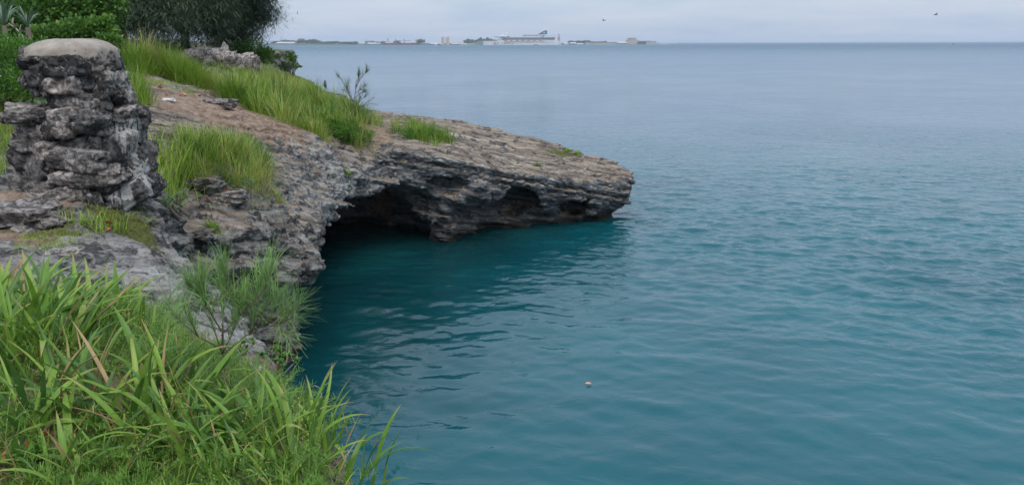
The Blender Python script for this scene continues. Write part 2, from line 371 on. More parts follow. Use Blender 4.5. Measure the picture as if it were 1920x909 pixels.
M['fallen'] = leaf_material('fallen_leaf', [(0.0, (0.42, 0.10, 0.03)), (0.5, (0.55, 0.16, 0.05)), (1.0, (0.50, 0.26, 0.10))], use_obj=True, transl=0.1, rough=0.6)
M['pale_stone'] = plain('pale_stone', (0.55, 0.54, 0.52), 0.85, 0.15, 12)
#__TERRAIN__
# ------------------------------------------------------------------ terrain: plan outline of the cliff lip (pixel, pixel, forward distance) and undercut in metres
LIP = [((0.9, -8, 5.4), 0.5), ((0.7, 0.1, 5.4), 0.6), ((0.0, 1.6, 5.35), 0.6)]
for a, u in [((765, 905, 2.75), .7), ((650, 785, 4.2), .7), ((545, 715, 5.8), .6), ((488, 645, 7.4), .6), ((410, 560, 8.6), .5), ((335, 484, 9.8), .4), ((300, 438, 11.6), .3),
             ((330, 436, 13.0), .4), ((380, 446, 14.0), .6), ((440, 458, 14.8), .7), ((520, 476, 15.9), .6), ((604, 486, 17.0), .6), ((612, 440, 18.8), 1.2), ((614, 398, 21.3), 2.2), ((650, 362, 24.0), 2.4),
             ((695, 322, 26.2), 2.0), ((725, 278, 26.6), 1.6), ((800, 290, 26.3), 1.1), ((860, 302, 26.7), .7), ((905, 312, 27.3), 1.0), ((955, 320, 28.0), 1.7), ((1000, 328, 28.6), 1.7), ((1060, 336, 29.4), 1.0), ((1110, 340, 30.0), 1.0),
             ((1175, 338, 31.0), .75), ((1198, 330, 32.0), .75), ((1160, 302, 33.7), .8), ((1100, 289, 34.5), 1.0), ((1000, 256, 36.0), 1.0), ((940, 239, 36.5), 1.0),
             ((850, 223, 37.0), 1.0), ((690, 209, 38.0), .8)]:
    LIP.append((tuple(at(*a)), u))
for p, u in [((-8.4, 40.6, 3.9), .6), ((-8.9, 43.5, 4.2), .5), ((-11.0, 46.0, 4.6), .5), ((-12.3, 48.5, 5.0), .5), ((-16.5, 55, 5.6), .5), ((-19, 70, 6.0), .5), ((-24, 92, 6), .5), ((-80, 92, 7), .5), ((-80, -8, 6), .5)]:
    LIP.append((p, u))
LP = np.array([p for p, u in LIP]); LU = np.array([u for p, u in LIP])
HC = [tuple(p) for p in LP[:-4]]
for a in [(300, 700, 3.9), (100, 620, 4.5), (40, 850, 3.1), (400, 860, 3.2), (300, 520, 8.0), (370, 590, 6.6), (200, 460, 8.9), (30, 440, 9.0), (90, 365, 10.2), (240, 370, 10.4),
          (150, 350, 10.9), (290, 375, 11.2), (20, 300, 12.6), (10, 200, 15.5), (300, 330, 12.4), (400, 390, 13.4), (480, 400, 15.4), (560, 425, 17.6), (420, 300, 16.5), (500, 345, 18.0),
          (300, 235, 17.5), (320, 190, 22.5), (450, 205, 25.0), (400, 250, 19.5), (560, 330, 21.5), (600, 262, 24.5), (520, 270, 22.0), (650, 300, 25.5), (690, 290, 27.0), (660, 276, 26.8), (560, 240, 27.5),
          (430, 186, 27.5), (740, 262, 28.5), (700, 225, 33.0), (800, 245, 32), (850, 275, 29.5), (900, 260, 33), (1000, 290, 32.5), (1100, 315, 32.5), (950, 300, 30),
          (620, 200, 36), (540, 180, 36), (450, 160, 36), (260, 140, 26), (210, 125, 27), (330, 128, 29), (240, 118, 30), (300, 160, 24), (380, 165, 29),
          (560, 155, 44), (500, 128, 50), (440, 132, 40), (400, 100, 43), (440, 98, 43), (360, 118, 41), (300, 80, 48), (100, 90, 30), (100, 75, 45), (0, 110, 26), (500, 112, 55), (420, 80, 60)]:
    HC.append(tuple(at(*a)))
HC += [(-30, 20, 6.0), (-40, 40, 6.6), (-20, 5, 5.6), (-8, 0, 5.4), (-2, 0, 5.4), (-2, -6, 5.4), (-40, 0, 6), (-14, 12, 5.6), (-40, 80, 7), (-6, 27, 3.9), (-60, 50, 7), (-2.5, 3, 5.3), (-4.5, 5.5, 5.15)]
HC = np.array(HC)
def _rbf(P, Q): return np.sqrt(((P[:, None, :] - Q[None]) ** 2).sum(-1) + 0.3)
_A = _rbf(HC[:, :2], HC[:, :2]) - 0.12 * np.eye(len(HC))
_Wt = np.linalg.solve(np.block([[_A, np.ones((len(HC), 1))], [np.ones((1, len(HC))), np.zeros((1, 1))]]), np.append(HC[:, 2], 0))
def Hfun(xy):
    return _rbf(xy, HC[:, :2]) @ _Wt[:-1] + _Wt[-1]
def poly_sd(xy, poly, val=None):
    """signed distance to polygon (positive inside) and interpolated vertex value at the nearest edge point"""
    n = len(poly); best = np.full(len(xy), 1e9); bv = np.zeros(len(xy)); ins = np.zeros(len(xy), bool)
    for i in range(n):
        a = poly[i][:2]; b = poly[(i + 1) % n][:2]; ab = b - a
        t = np.clip(((xy - a) @ ab) / (ab @ ab + 1e-9), 0, 1)
        d = np.hypot(*(xy - a - t[:, None] * ab).T)
        mk = d < best; best[mk] = d[mk]
        if val is not None: bv[mk] = (val[i] + t * (val[(i + 1) % n] - val[i]))[mk]
        c = ((a[1] > xy[:, 1]) != (b[1] > xy[:, 1])) & (xy[:, 0] < (b[0] - a[0]) * (xy[:, 1] - a[1]) / (b[1] - a[1] + 1e-12) + a[0])
        ins ^= c
    return np.where(ins, best, -best), bv
def steps(*segs):
    out = [segs[0][0]]
    for a, b, h in segs:
        out += list(np.linspace(a, b, max(2, int(round((b - a) / h)) + 1))[1:])
    return np.array(out)
gx = steps((-44, -15, 0.5), (-15, -9, 0.19), (-9, 7.0, 0.11))
gy = steps((-3, 2, 0.25), (2, 4.5, 0.16), (4.5, 12.5, 0.085), (12.5, 38.5, 0.125), (38.5, 50, 0.25), (50, 80, 0.7))
gz = steps((-1.0, 6.4, 0.09), (6.4, 8.6, 0.18))
XX, YY = np.meshgrid(gx, gy, indexing='ij'); xy = np.stack([XX.ravel(), YY.ravel()], 1)
Hm = Hfun(xy); Sm, Um = poly_sd(xy, LP, LU)
p3 = np.c_[xy, np.zeros(len(xy))]
Hm = Hm + 0.10 * fbm(p3 * 0.35 + 5, 3)
wall = np.clip(1.2 - np.abs(Sm) / 3.0, 0.15, 1)            # rougher near the edge
# bedding steps on the open rock
nat = np.clip((xy[:, 1] - 7) / 4, 0, 1) * np.clip((42 - xy[:, 1]) / 6, 0, 1)
q = (Hm + 0.16 * xy[:, 0] + 0.20 * xy[:, 1]) / 0.24 + 1.6 * fbm(p3 * np.array([0.35, 0.5, 1]), 3)
fr = q - np.floor(q); st = np.clip((fr - 0.5) / 0.22 + 0.5, 0, 1)
Hm = Hm + 0.24 * 0.62 * (st - fr) * nat
Sm = Sm + 0.35 * fbm(np.c_[xy * 0.55, np.full(len(xy), 3.3)], 4)
nx, ny, nz = len(gx), len(gy), len(gz)
H3 = Hm.reshape(nx, ny, 1).astype(np.float32); S3 = Sm.reshape(nx, ny, 1).astype(np.float32); U3 = Um.reshape(nx, ny, 1).astype(np.float32)
Z3 = gz.reshape(1, 1, nz).astype(np.float32); X3 = gx.reshape(nx, 1, 1).astype(np.float32); Y3 = gy.reshape(1, ny, 1).astype(np.float32)
lat = np.clip((Y3 - 23.0) / 3.0, 0, 1)
t = np.clip((H3 - 0.35 - 0.55 * lat - Z3) / (1.5 - 0.4 * lat), 0, 1); t = t * t * (3 - 2 * t)
zb = Z3 + 0.16 * X3 + 0.20 * Y3
zk = np.arange(-14, 30, 0.11); layer = np.interp(zb.ravel(), zk, np.random.default_rng(11).random(len(zk)) ** 1.6).reshape(zb.shape).astype(np.float32)
inset = U3 * t + 0.34 * layer * np.clip((H3 - Z3) / 0.2, 0, 1)
inset = inset + 0.35 * np.clip((0.55 - Z3) / 0.5, 0, 1) * np.clip((U3 - 0.6), 0, 1) - 0.8 * np.clip((-Z3) / 0.6, 0, 1)
a = H3 - Z3; bb = (S3 - inset) * 0.9
k = 0.22; h = np.clip(0.5 + 0.5 * (bb - a) / k, 0, 1)
f = (bb * (1 - h) + a * h) - k * h * (1 - h)
del inset, t, a, bb, h, zb, layer
def carve(f, c, r, yaw=0.0, kk=0.3):
    cs, sn_ = math.cos(yaw), math.sin(yaw); m_ = max(r) + 2.0
    i0, i1 = np.searchsorted(gx, (c[0] - m_, c[0] + m_)); j0, j1 = np.searchsorted(gy, (c[1] - m_, c[1] + m_))
    ax_, ay_ = X3[i0:i1] - c[0], Y3[:, j0:j1] - c[1]
    ux = ax_ * cs + ay_ * sn_; uy = -ax_ * sn_ + ay_ * cs
    d = np.sqrt((ux / r[0]) ** 2 + (uy / r[1]) ** 2 + ((Z3 - c[2]) / r[2]) ** 2)
    f[i0:i1, j0:j1] = np.minimum(f[i0:i1, j0:j1], (d - 1) * min(r))
    return f
f = carve(f, (-5.2, 27.6, -0.1), (2.35, 4.2, 2.25), R(25))
f = carve(f, (-6.7, 24.3, 0.0), (3.25, 4.3, 2.1), R(10))
f = carve(f, (-8.6, 28.5, 0.2), (3.0, 3.0, 1.7))
f = carve(f, tuple(at(962, 385, 29.2)), (1.05, 1.7, 0.85))
f = carve(f, tuple(at(1078, 388, 30.8)), (0.8, 1.1, 0.55))
f = carve(f, tuple(at(848, 356, 26.7)), (1.2, 0.6, 0.45))
# cleft behind the near slab and the notch at the pillar's seaward foot
f = carve(f, tuple(at(400, 500, 12.3) + np.array([0.4, 0, -0.9])), (1.9, 1.1, 1.7), R(-30))
mk = np.abs(f) < 0.42
ii = np.nonzero(mk)
pp = np.stack([gx[ii[0]], gy[ii[1]], gz[ii[2]]], 1)
near = np.clip((H3[ii[0], ii[1], 0] - pp[:, 2]) / 0.8, 0.0, 1)      # faces get more
f[ii] += ((0.10 + 0.30 * near) * fbm(pp * np.array([0.9, 0.9, 1.3]), 3) + 0.10 * near * fbm(pp * np.array([1.6, 1.6, 6.0]), 2, ridged=True)).astype(np.float32)
del mk, ii, pp, near

def surface_nets(f, gx, gy, gz):
    s = f > 0
    nx, ny, nz = f.shape
    c = np.zeros((nx - 1, ny - 1, nz - 1), np.int8)
    for i in (0, 1):
        for j in (0, 1):
            for k in (0, 1): c += s[i:nx - 1 + i, j:ny - 1 + j, k:nz - 1 + k]
    act = (c > 0) & (c < 8); I, J, K = np.nonzero(act)
    idx = np.full(act.shape, -1, np.int32); idx[I, J, K] = np.arange(len(I))
    acc = np.zeros((len(I), 3)); cnt = np.zeros(len(I))
    cn = [(i, j, k) for i in (0, 1) for j in (0, 1) for k in (0, 1)]
    for a in cn:
        for b in cn:
            if sum(abs(u - v) for u, v in zip(a, b)) != 1 or a > b: continue
            fa = f[I + a[0], J + a[1], K + a[2]]; fb = f[I + b[0], J + b[1], K + b[2]]
            m = (fa > 0) != (fb > 0); t = np.where(m, fa / np.where(m, fa - fb, 1), 0)
            pa = np.stack([gx[I + a[0]], gy[J + a[1]], gz[K + a[2]]], 1); pb = np.stack([gx[I + b[0]], gy[J + b[1]], gz[K + b[2]]], 1)
            acc += np.where(m[:, None], pa + t[:, None] * (pb - pa), 0); cnt += m
    V = acc / cnt[:, None]; F = []
    for ax in range(3):
        sl0 = [slice(None)] * 3; sl1 = [slice(None)] * 3; sl0[ax] = slice(0, -1); sl1[ax] = slice(1, None)
        A = s[tuple(sl0)]; Bq = s[tuple(sl1)]; ch = A != Bq
        i, j, k = np.nonzero(ch); g = [i, j, k]; o1, o2 = [q for q in range(3) if q != ax]
        ok = (g[o1] > 0) & (g[o2] > 0) & (g[o1] < f.shape[o1] - 1) & (g[o2] < f.shape[o2] - 1)
        g = [q[ok] for q in g]; sg = A[tuple(g)]
        def at_(d1, d2):
            h = list(g); h[o1] = h[o1] - d1; h[o2] = h[o2] - d2; return idx[tuple(h)]
        qd = np.stack([at_(1, 1), at_(0, 1), at_(0, 0), at_(1, 0)], 1)
        flip = sg if ax != 1 else ~sg
        qd = np.where(flip[:, None], qd, qd[:, ::-1]); F.append(qd)
    return V, np.concatenate(F)
V, F = surface_nets(f, gx, gy, gz)
del f
def subdivide(V, F):
    """one Catmull-Clark step on a quad mesh"""
    nV, nF = len(V), len(F)
    E = np.stack([F, np.roll(F, -1, 1)], 2).reshape(-1, 2); Es = np.sort(E, 1)
    key = Es[:, 0].astype(np.int64) * nV + Es[:, 1]
    uk, inv, ct = np.unique(key, return_inverse=True, return_counts=True); ue = np.stack([uk // nV, uk % nV], 1)
    fc = V[F].mean(1); mid = V[ue].mean(1)
    fsum = np.zeros((len(uk), 3)); fi = np.repeat(np.arange(nF), 4)
    for k in range(3): fsum[:, k] = np.bincount(inv, fc[fi, k], len(uk))
    ep = np.where((ct == 2)[:, None], (mid * 2 + fsum) / 4, mid)
    nf = np.bincount(F.ravel(), minlength=nV); ne = np.bincount(ue.ravel(), minlength=nV)
    Q = np.zeros((nV, 3)); Rm = np.zeros((nV, 3))
    for k in range(3):
        Q[:, k] = np.bincount(F.ravel(), fc[fi, k], nV) / np.maximum(nf, 1); Rm[:, k] = np.bincount(ue.ravel(), np.repeat(mid[:, k], 2), nV) / np.maximum(ne, 1)
    nn = np.maximum(nf, 3)[:, None]; vp = np.where((nf == ne)[:, None], (Q + 2 * Rm + (nn - 3) * V) / nn, V)
    inv = inv.reshape(nF, 4) + nV; ci = np.arange(nF) + nV + len(uk)
    q = [np.stack([F[:, k], inv[:, k], ci, inv[:, k - 1]], 1) for k in range(4)]
    return np.concatenate([vp, ep, fc]), np.concatenate(q)
def normals(V, F):
    n = np.cross(V[F[:, 2]] - V[F[:, 0]], V[F[:, 3]] - V[F[:, 1]]); o = np.zeros((len(V), 3))
    for k in range(3): o[:, k] = np.bincount(F.ravel(), np.repeat(n[:, k], 4), len(V))
    return o / (np.linalg.norm(o, axis=1, keepdims=True) + 1e-12)
F = F[V[F][:, :, 2].max(1) > -0.55]      # drop what lies deep under water
used = np.unique(F); remap = np.full(len(V), -1); remap[used] = np.arange(len(used)); V = V[used]; F = remap[F]
V, F = subdivide(V, F); NV = normals(V, F)
# fine relief: bedding ribs on faces, karst pits on top
zb = V[:, 2] + 0.16 * V[:, 0] + 0.20 * V[:, 1]
Pb = np.stack([V[:, 0] * 0.5, V[:, 1] * 0.5, zb * 6.0], 1)
steep = np.clip((0.9 - NV[:, 2]) / 0.4, 0, 1)
turf = np.clip((7.5 - V[:, 1]) / 1.5, 0, 1) * np.clip((3.6 - np.hypot(V[:, 0] + 3.5, V[:, 1] - 4)) + 1, 0, 1)
lev = fbm(Pb, 4, 0.6)
D = (0.028 + 0.065 * steep) * lev + (0.03 + 0.03 * steep) * fbm(V * 3.0, 3, 0.6, ridged=True) + 0.012 * fbm(V * 11, 2)
pl = fbm(np.stack([V[:, 0] * .8, V[:, 1] * .8, zb * 2.2], 1) + 9, 3, .55) * 4.5; plf = pl - np.floor(pl); D += (.03 + .06 * steep) * (np.clip((plf - .5) / .14 + .5, 0, 1) - plf)
karst = np.clip(1 - np.abs(np.hypot(V[:, 0] + 3.2, V[:, 1] - 8.5)) / 3.5, 0, 1)
D += karst * 0.12 * fbm(V * np.array([6, 6, 8]), 3, 0.6, ridged=True)
D *= (1 - 0.7 * turf)
D *= np.where((V[:, 1] > 44) | (V[:, 0] < -16), 0.6, 1)
Dv = NV * D[:, None]; 
V = V + Dv
# surface masks from plan regions
def region(pts, soft=0.6):
    P = np.array([at(*p)[:2] for p in pts]); d, _ = poly_sd(V[:, :2].astype(float), P); return np.clip(0.5 + d / soft, 0, 1)
dirt = np.maximum.reduce([turf * .6, region([(250, 190, 22), (330, 178, 24), (430, 186, 27.5), (520, 215, 27.5), (600, 250, 26.5), (560, 270, 23), (400, 235, 20), (290, 215, 19)], 2.0) * 0.9,
                          region([(0, 380, 10.0), (110, 350, 10.3), (250, 355, 10.4), (130, 380, 9.8), (150, 440, 9.0), (90, 480, 8.4), (-40, 500, 8.2)], 0.8),
                          region([(230, 140, 25.5), (300, 130, 26), (350, 160, 25), (280, 175, 23.5)], 1.0),
                          region([(660, 235, 30), (720, 225, 33), (760, 265, 28.5), (690, 290, 27)], 1.5) * 0.7])
moss = np.maximum.reduce([region([(170, 382, 9.9), (280, 385, 10.0), (300, 430, 9.3), (200, 430, 9.2)], 0.5), region([(60, 430, 9.2), (180, 425, 9.2), (200, 470, 8.6), (0, 490, 8.4), (0, 450, 8.8)], 0.7) * 0.75,
                          region([(-60, 260, 13.5), (20, 260, 13.5), (60, 190, 16), (-60, 180, 16.5)], 1.5), region([(200, 120, 27), (300, 118, 28), (280, 140, 26), (205, 135, 26)], 1.5),
                          region([(1030, 264, 34.5), (1095, 286, 34), (1060, 290, 33), (1010, 275, 33.5)], 1.0) * 0.7, region([(600, 160, 43), (660, 185, 42), (660, 200, 41), (600, 185, 41)], 1.5) * 0.7,
                          turf * 0.15])
ml = (V[:, 1] > 24) & (V[:, 0] < -9.5)
moss = np.where(ml & (V[:, 1] > 30), 0.55, moss)
tanm = np.clip((V[:, 1] - 11.5) / 2.0, 0, 1) * np.clip((V[:, 0] + 14) / 4, 0, 1)
spray = np.clip((V[:, 1] - 18) / 3, 0, 1) * np.clip((40 - V[:, 1]) / 3, 0, 1)
filmc = at(660, 350, 24)
film = np.clip(1.3 - np.hypot((V[:, 0] - filmc[0]) / 2.6, (V[:, 1] - filmc[1]) / 4.2), 0, 1) * np.clip((0.75 - NV[:, 2]) / 0.3, 0, 1)
film = np.maximum(film, 0.4 * np.clip(1.2 - np.hypot(V[:, 0] + 3.4, V[:, 1] - 7.8) / 2.2, 0, 1))
terrain = obj('headland', mesh_np('headland', V, F, True, {'dirt': dirt, 'moss': moss, 'tan': tanm, 'spray': spray, 'film': film}), M['rock'])
tag(terrain, kind='structure')
TERR = BVHTree.FromObject(terrain, bpy.context.evaluated_depsgraph_get())
def hit(px, py):
    r_ = TERR.ray_cast(Vector((0, 0, CAM_Z)), Vector(ray(px, py)))
    return np.array(r_[0]) if r_[0] is not None else None
def ground(x, y, z0=12.0):
    r_ = TERR.ray_cast(Vector((x, y, z0)), Vector((0, 0, -1)))
    return (np.array(r_[0]), np.array(r_[1])) if r_[0] is not None else (None, None)
print('terrain', len(V), len(F))
#__WATER__
# ------------------------------------------------------------------ sea: real waves near the shore, bump farther out
wx = steps((-9000, -1200, 900), (-1200, -120, 90), (-120, -24, 8), (-24, -8, 1.0), (-8, 20, 0.115), (20, 44, 0.3), (44, 120, 5), (120, 1200, 90), (1200, 9000, 900))
wy = steps((-60, 0, 10), (0, 9, 1.5), (9, 34, 0.085), (34, 46, .15), (46, 70, 0.4), (70, 300, 6), (300, 2000, 80), (2000, 12000, 800))
WX, WY = np.meshgrid(wx, wy, indexing='ij'); WP = np.stack([WX.ravel(), WY.ravel()], 1)
ww = np.zeros(len(WP)); wr = np.random.default_rng(5)
wm = (np.abs(WP[:, 0] - 16) < 29) & (WP[:, 1] > 6) & (WP[:, 1] < 72)
Q = WP[wm]; hgt = np.zeros(len(Q))
warp = 0.35 * np.stack([vnoise(np.c_[Q * 0.5, np.full(len(Q), 1.5)]), vnoise(np.c_[Q * 0.5, np.full(len(Q), 8.5)])], 1); Qw = Q + warp
for i in range(26):
    lam = 0.36 * (1.085 ** i) * wr.uniform(0.92, 1.08); th = R(-100 + wr.normal(0, 32)); kk = 2 * math.pi / lam
    hgt += 0.0075 * lam ** 0.4 * np.sin(kk * (Qw[:, 0] * math.cos(th) + Qw[:, 1] * math.sin(th)) + wr.uniform(0, 6.28))
hgt += 0.014 * fbm(np.c_[Q * np.array([0.9, 1.5]), np.full(len(Q), 2.2)], 3, 0.5)
lee = np.clip((Q[:, 0] * 0.9 + Q[:, 1] * 0.8 - 12) / 16, 0.42, 1.0)      # calmer in the lee of the rock
fade = np.clip((72 - Q[:, 1]) / 25, 0, 1) * np.clip((45 - Q[:, 0]) / 15, 0, 1) * np.clip((Q[:, 0] + 13) / 3, 0, 1) * np.clip((Q[:, 1] - 6) / 2, 0, 1)
ww[wm] = hgt * lee * fade * np.clip(1.5 - Q[:, 1] / 45, 0.42, 1)
WV = np.c_[WP, ww]
nI, nJ = len(wx), len(wy)
ix = (np.arange(nI - 1)[:, None] * nJ + np.arange(nJ - 1)[None]).ravel()
WF = np.stack([ix, ix + nJ, ix + nJ + 1, ix + 1], 1)
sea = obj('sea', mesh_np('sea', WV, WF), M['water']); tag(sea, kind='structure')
#__END__
# ------------------------------------------------------------------ plant builders (vectorised)
def blade_arrays(base, h, w, az, lean, curl, segs=3, shape='grass', rnd=None):
    n = len(base); t = np.linspace(0, 1, segs + 1); V = np.zeros((n, segs + 1, 2, 3)); pos = np.array(base, float)
    ca, sa = np.cos(az), np.sin(az); side = np.stack([-sa, ca, np.zeros(n)], 1)
    for k in range(segs + 1):
        if k > 0:
            phi = lean + curl * ((k - 0.5) / segs) ** 1.4; ds = h / segs
            pos = pos + np.stack([ca * np.sin(phi), sa * np.sin(phi), np.cos(phi)], 1) * ds[:, None]
        if shape == 'grass': wk = w * (0.55 + 0.9 * t[k]) * (1 - t[k]) ** 0.6 if k < segs else w * 0.03
        else: wk = w * (1 - 0.5 * t[k])
        V[:, k, 0] = pos - side * (wk / 2)[:, None]; V[:, k, 1] = pos + side * (wk / 2)[:, None]
    i0 = (np.arange(n) * (segs + 1) * 2)[:, None] + (np.arange(segs) * 2)[None]
    F = np.stack([i0, i0 + 1, i0 + 3, i0 + 2], 2).reshape(-1, 4)
    if rnd is None: rnd = rng.random(n)
    return V.reshape(-1, 3), F, np.repeat(rnd, (segs + 1) * 2), np.tile(np.repeat(t, 2), n)
def blade_mesh(name, *a, **k):
    V, F, r, l = blade_arrays(*a, **k); return mesh_np(name, V, F, True, {'rnd': r, 'len': l})
def join_arrays(L_):
    V = []; F = []; r = []; l = []; n = 0
    for a in L_:
        V.append(a[0]); F.append(a[1] + n); r.append(a[2]); l.append(a[3]); n += len(a[0])
    return np.concatenate(V), np.concatenate(F), np.concatenate(r), np.concatenate(l)
def joined(name, L_):
    V, F, r, l = join_arrays(L_); return mesh_np(name, V, F, True, {'rnd': r, 'len': l})
def leaf_arrays(c, d, nrm, Ln, Wd, rnd=None, fold=0.25):
    n = len(c); d = d / np.linalg.norm(d, axis=1, keepdims=True); s = np.cross(d, nrm); s /= (np.linalg.norm(s, axis=1, keepdims=True) + 1e-9); up = np.cross(s, d)
    Ln = Ln[:, None]; Wd = Wd[:, None]
    V = np.stack([c, c + d * Ln * .35 + s * Wd * .5 + up * Wd * fold, c + d * Ln * .75 + s * Wd * .42 + up * Wd * fold * .8, c + d * Ln,
                  c + d * Ln * .75 - s * Wd * .42 + up * Wd * fold * .8, c + d * Ln * .35 - s * Wd * .5 + up * Wd * fold], 1)
    i = (np.arange(n) * 6)[:, None]
    F = np.concatenate([i + np.array([[0, 1, 2, 3]]), i + np.array([[0, 3, 4, 5]])])
    if rnd is None: rnd = rng.random(n)
    return V.reshape(-1, 3), F, np.repeat(rnd, 6), np.tile([0, .35, .75, 1, .75, .35], n)
def rdir(n, zlo=-1, zhi=1):
    z = rng.uniform(zlo, zhi, n); a = rng.uniform(0, 2 * math.pi, n); r = np.sqrt(np.maximum(0, 1 - z * z)); return np.stack([r * np.cos(a), r * np.sin(a), z], 1)
def plan(pix):
    out = []
    for p in pix:
        if len(p) == 3: out.append(at(*p)[:2])
        else:
            h_ = hit(*p); 
            if h_ is not None: out.append(h_[:2])
    return np.array(out)
def sample_poly(P, n, edge=0.0):
    lo, hi = P.min(0), P.max(0); out = []
    while sum(len(o) for o in out) < n:
        q = rng.uniform(lo, hi, (n * 3, 2)); d, _ = poly_sd(q, P); out.append(q[d > edge])
    return np.concatenate(out)[:n]
def on_ground(xy, sink=0.02, minz=0.8):
    out = []
    for x, y in xy:
        g, nn = ground(x, y)
        if g is not None and g[2] > minz: out.append((x, y, g[2] - sink))
    return np.array(out)
def grass_patch(name, pix, n, h, w, label=None, cat='grass', mat='grass', lean=0.35, curl=0.9, clumps=None, az=None, kind=None, rbias=(0, 1), group=None, segs=3, sd_=.13):
    P = plan(pix); xy = sample_poly(P, n)
    if clumps:   # gather the blades round tuft centres
        cc = sample_poly(P, clumps); j = rng.integers(0, clumps, n); xy = cc[j] + rng.normal(0, sd_, (n, 2)); out_ = xy - cc[j]
    B = on_ground(xy); m = len(B)
    hh = rng.uniform(*h, m) * (0.75 + 0.5 * (0.5 + 0.5 * vnoise(np.c_[B[:, :2] * 1.2, np.zeros(m)])))
    A = rng.uniform(0, 2 * math.pi, m) if az is None else rng.normal(az, 0.9, m)
    if clumps:
        jx = np.array([np.argmin(((cc - b_[:2]) ** 2).sum(1)) for b_ in B]); of = B[:, :2] - cc[jx]; A = np.arctan2(of[:, 1], of[:, 0]) + rng.normal(0, .5, m)
        hh = hh * rng.uniform(.55, 1.25, clumps)[jx]; cr_ = rng.uniform(-.42, .36, clumps)[jx]; lean = lean * (.5 + .65 / sd_ * np.hypot(of[:, 0], of[:, 1])); hh = hh * np.clip(1.15 - .22 / sd_ * np.hypot(of[:, 0], of[:, 1]), .5, 1.2)
    else: cr_ = 0
    rr = np.clip(cr_ + rng.uniform(*rbias, m) * 0.75 + 0.25 * (0.5 + 0.5 * vnoise(np.c_[B[:, :2] * 0.9, np.full(m, 4.)])), 0, 1)
    me = blade_mesh(name, B, hh, rng.uniform(*w, m), A, np.abs(rng.normal(0, 1, m) * lean), rng.uniform(0.1, curl, m), segs=segs, rnd=rr)
    o = obj(name, me, M[mat]); tag(o, label, cat if label else None, group, kind); return o
def tube_path(p0, d0, length, bend, n=6, wig=0.1):
    p = np.array(p0, float); d = np.array(d0, float); d /= np.linalg.norm(d); pts = [p.copy()]
    for k in range(n):
        d = d + np.array(bend) / n + rng.normal(0, wig, 3) / n; d /= np.linalg.norm(d); p = p + d * length / n; pts.append(p.copy())
    return pts

# ------------------------------------------------------------------ trees behind the grass bank
def casuarina(base, height, lobes, nclump, label, lean=(0, 0)):
    t = empty('casuarina_tree', base); tag(t, label, 'tree', 'casuarina trees on the back of the headland')
    top = np.array([lean[0], lean[1], height])
    tr = [np.array([0, 0, -0.3]), top * 0.25 + rng.normal(0, .12, 3), top * 0.55 + rng.normal(0, .2, 3), top]
    mb = MB(); mb.tube(tr, [0.26, 0.2, 0.13, 0.03], 8); tk = mb.build('trunk', M['bark'], t, True)
    C = []; lb = MB()
    for (c, r, wgt) in lobes:
        k = int(nclump * wgt); q = rdir(k) * (rng.random(k) ** 0.38)[:, None]
        C.append(np.array(c) + q * np.array(r))
        for _ in range(5):
            e_ = np.array(c) + rdir(1)[0] * np.array(r) * 0.75; z = np.clip(e_[2] - 1.2, 0.8, height * 0.9); s_ = np.array([top[0] * z / height, top[1] * z / height, z])
            m_ = (s_ + e_) / 2 + np.array([0, 0, 0.35]); lb.tube([s_, m_, e_], [0.09, 0.055, 0.012], 5)
    lb.build('limb', M['bark'], t, True)
    C = np.concatenate(C); per = 38; L_ = []
    n = len(C) * per; off = rng.normal(0, 1, (n, 3)) * np.array([.34, .34, .26]); tn = np.repeat(0.15 + 0.7 * rng.random(len(C)), per)
    off *= np.where(rng.random(len(off)) < .18, 1.9, 1.0)[:, None]
    # needles hang from arching branchlets
    B = np.repeat(C, per, 0) + off
    d = np.stack([off[:, 0], off[:, 1], np.zeros(n)], 1); A = np.arctan2(d[:, 1], d[:, 0]) + rng.normal(0, .5, n)
    V = blade_arrays(B, rng.uniform(.22, .5, n), rng.uniform(.022, .05, n), A, rng.uniform(0.7, 2.3, n), rng.uniform(0.1, 0.6, n), segs=1, shape='n', rnd=np.clip(tn + rng.normal(0, .15, n), 0, 1))
    cr = obj('crown', mesh_np('crown', V[0], V[1], True, {'rnd': V[2], 'len': V[3]}), M['needle'], t)
    return t
def base_at(px, depth):
    p = at(px, 110, depth); g, _ = ground(p[0], p[1]); return np.array([p[0], p[1], g[2] if g is not None else 6.0])
b1 = base_at(235, 43); b2 = base_at(350, 47); b3 = base_at(452, 51)
casuarina(b1, 13, [((-1.6, 0, 2.0), (2.6, 2.2, 2.2), 1.0), ((1.6, -.5, 1.9), (2.4, 2.0, 2.1), 1.0), ((-3.2, 1, 3.6), (2.6, 2.4, 2.6), .8), ((.4, .5, 3.8), (3.2, 2.6, 2.2), 1.1), ((0, 0, 8), (3.6, 3, 3.2), .5), ((0, 0, 11.2), (2.4, 2.4, 2.4), .25)], 330,
          'tall grey-green casuarina with soft crown behind the grassy mound')
casuarina(b2, 15, [((-.4, 0, 2.0), (2.4, 2.0, 2.2), 1.0), ((1.6, -.4, 2.3), (2.0, 1.8, 1.8), .8), ((0, 0, 4.2), (3.2, 2.4, 2.2), 1.1), ((1.6, 0, 4.4), (2.0, 2.0, 2.0), .6), ((0.5, 0, 8.5), (3.6, 3, 3.0), .5), ((2.5, -1, 12.0), (4, 3, 3.0), .4)], 330,
          'dense dark casuarina standing in the middle of the tree group')
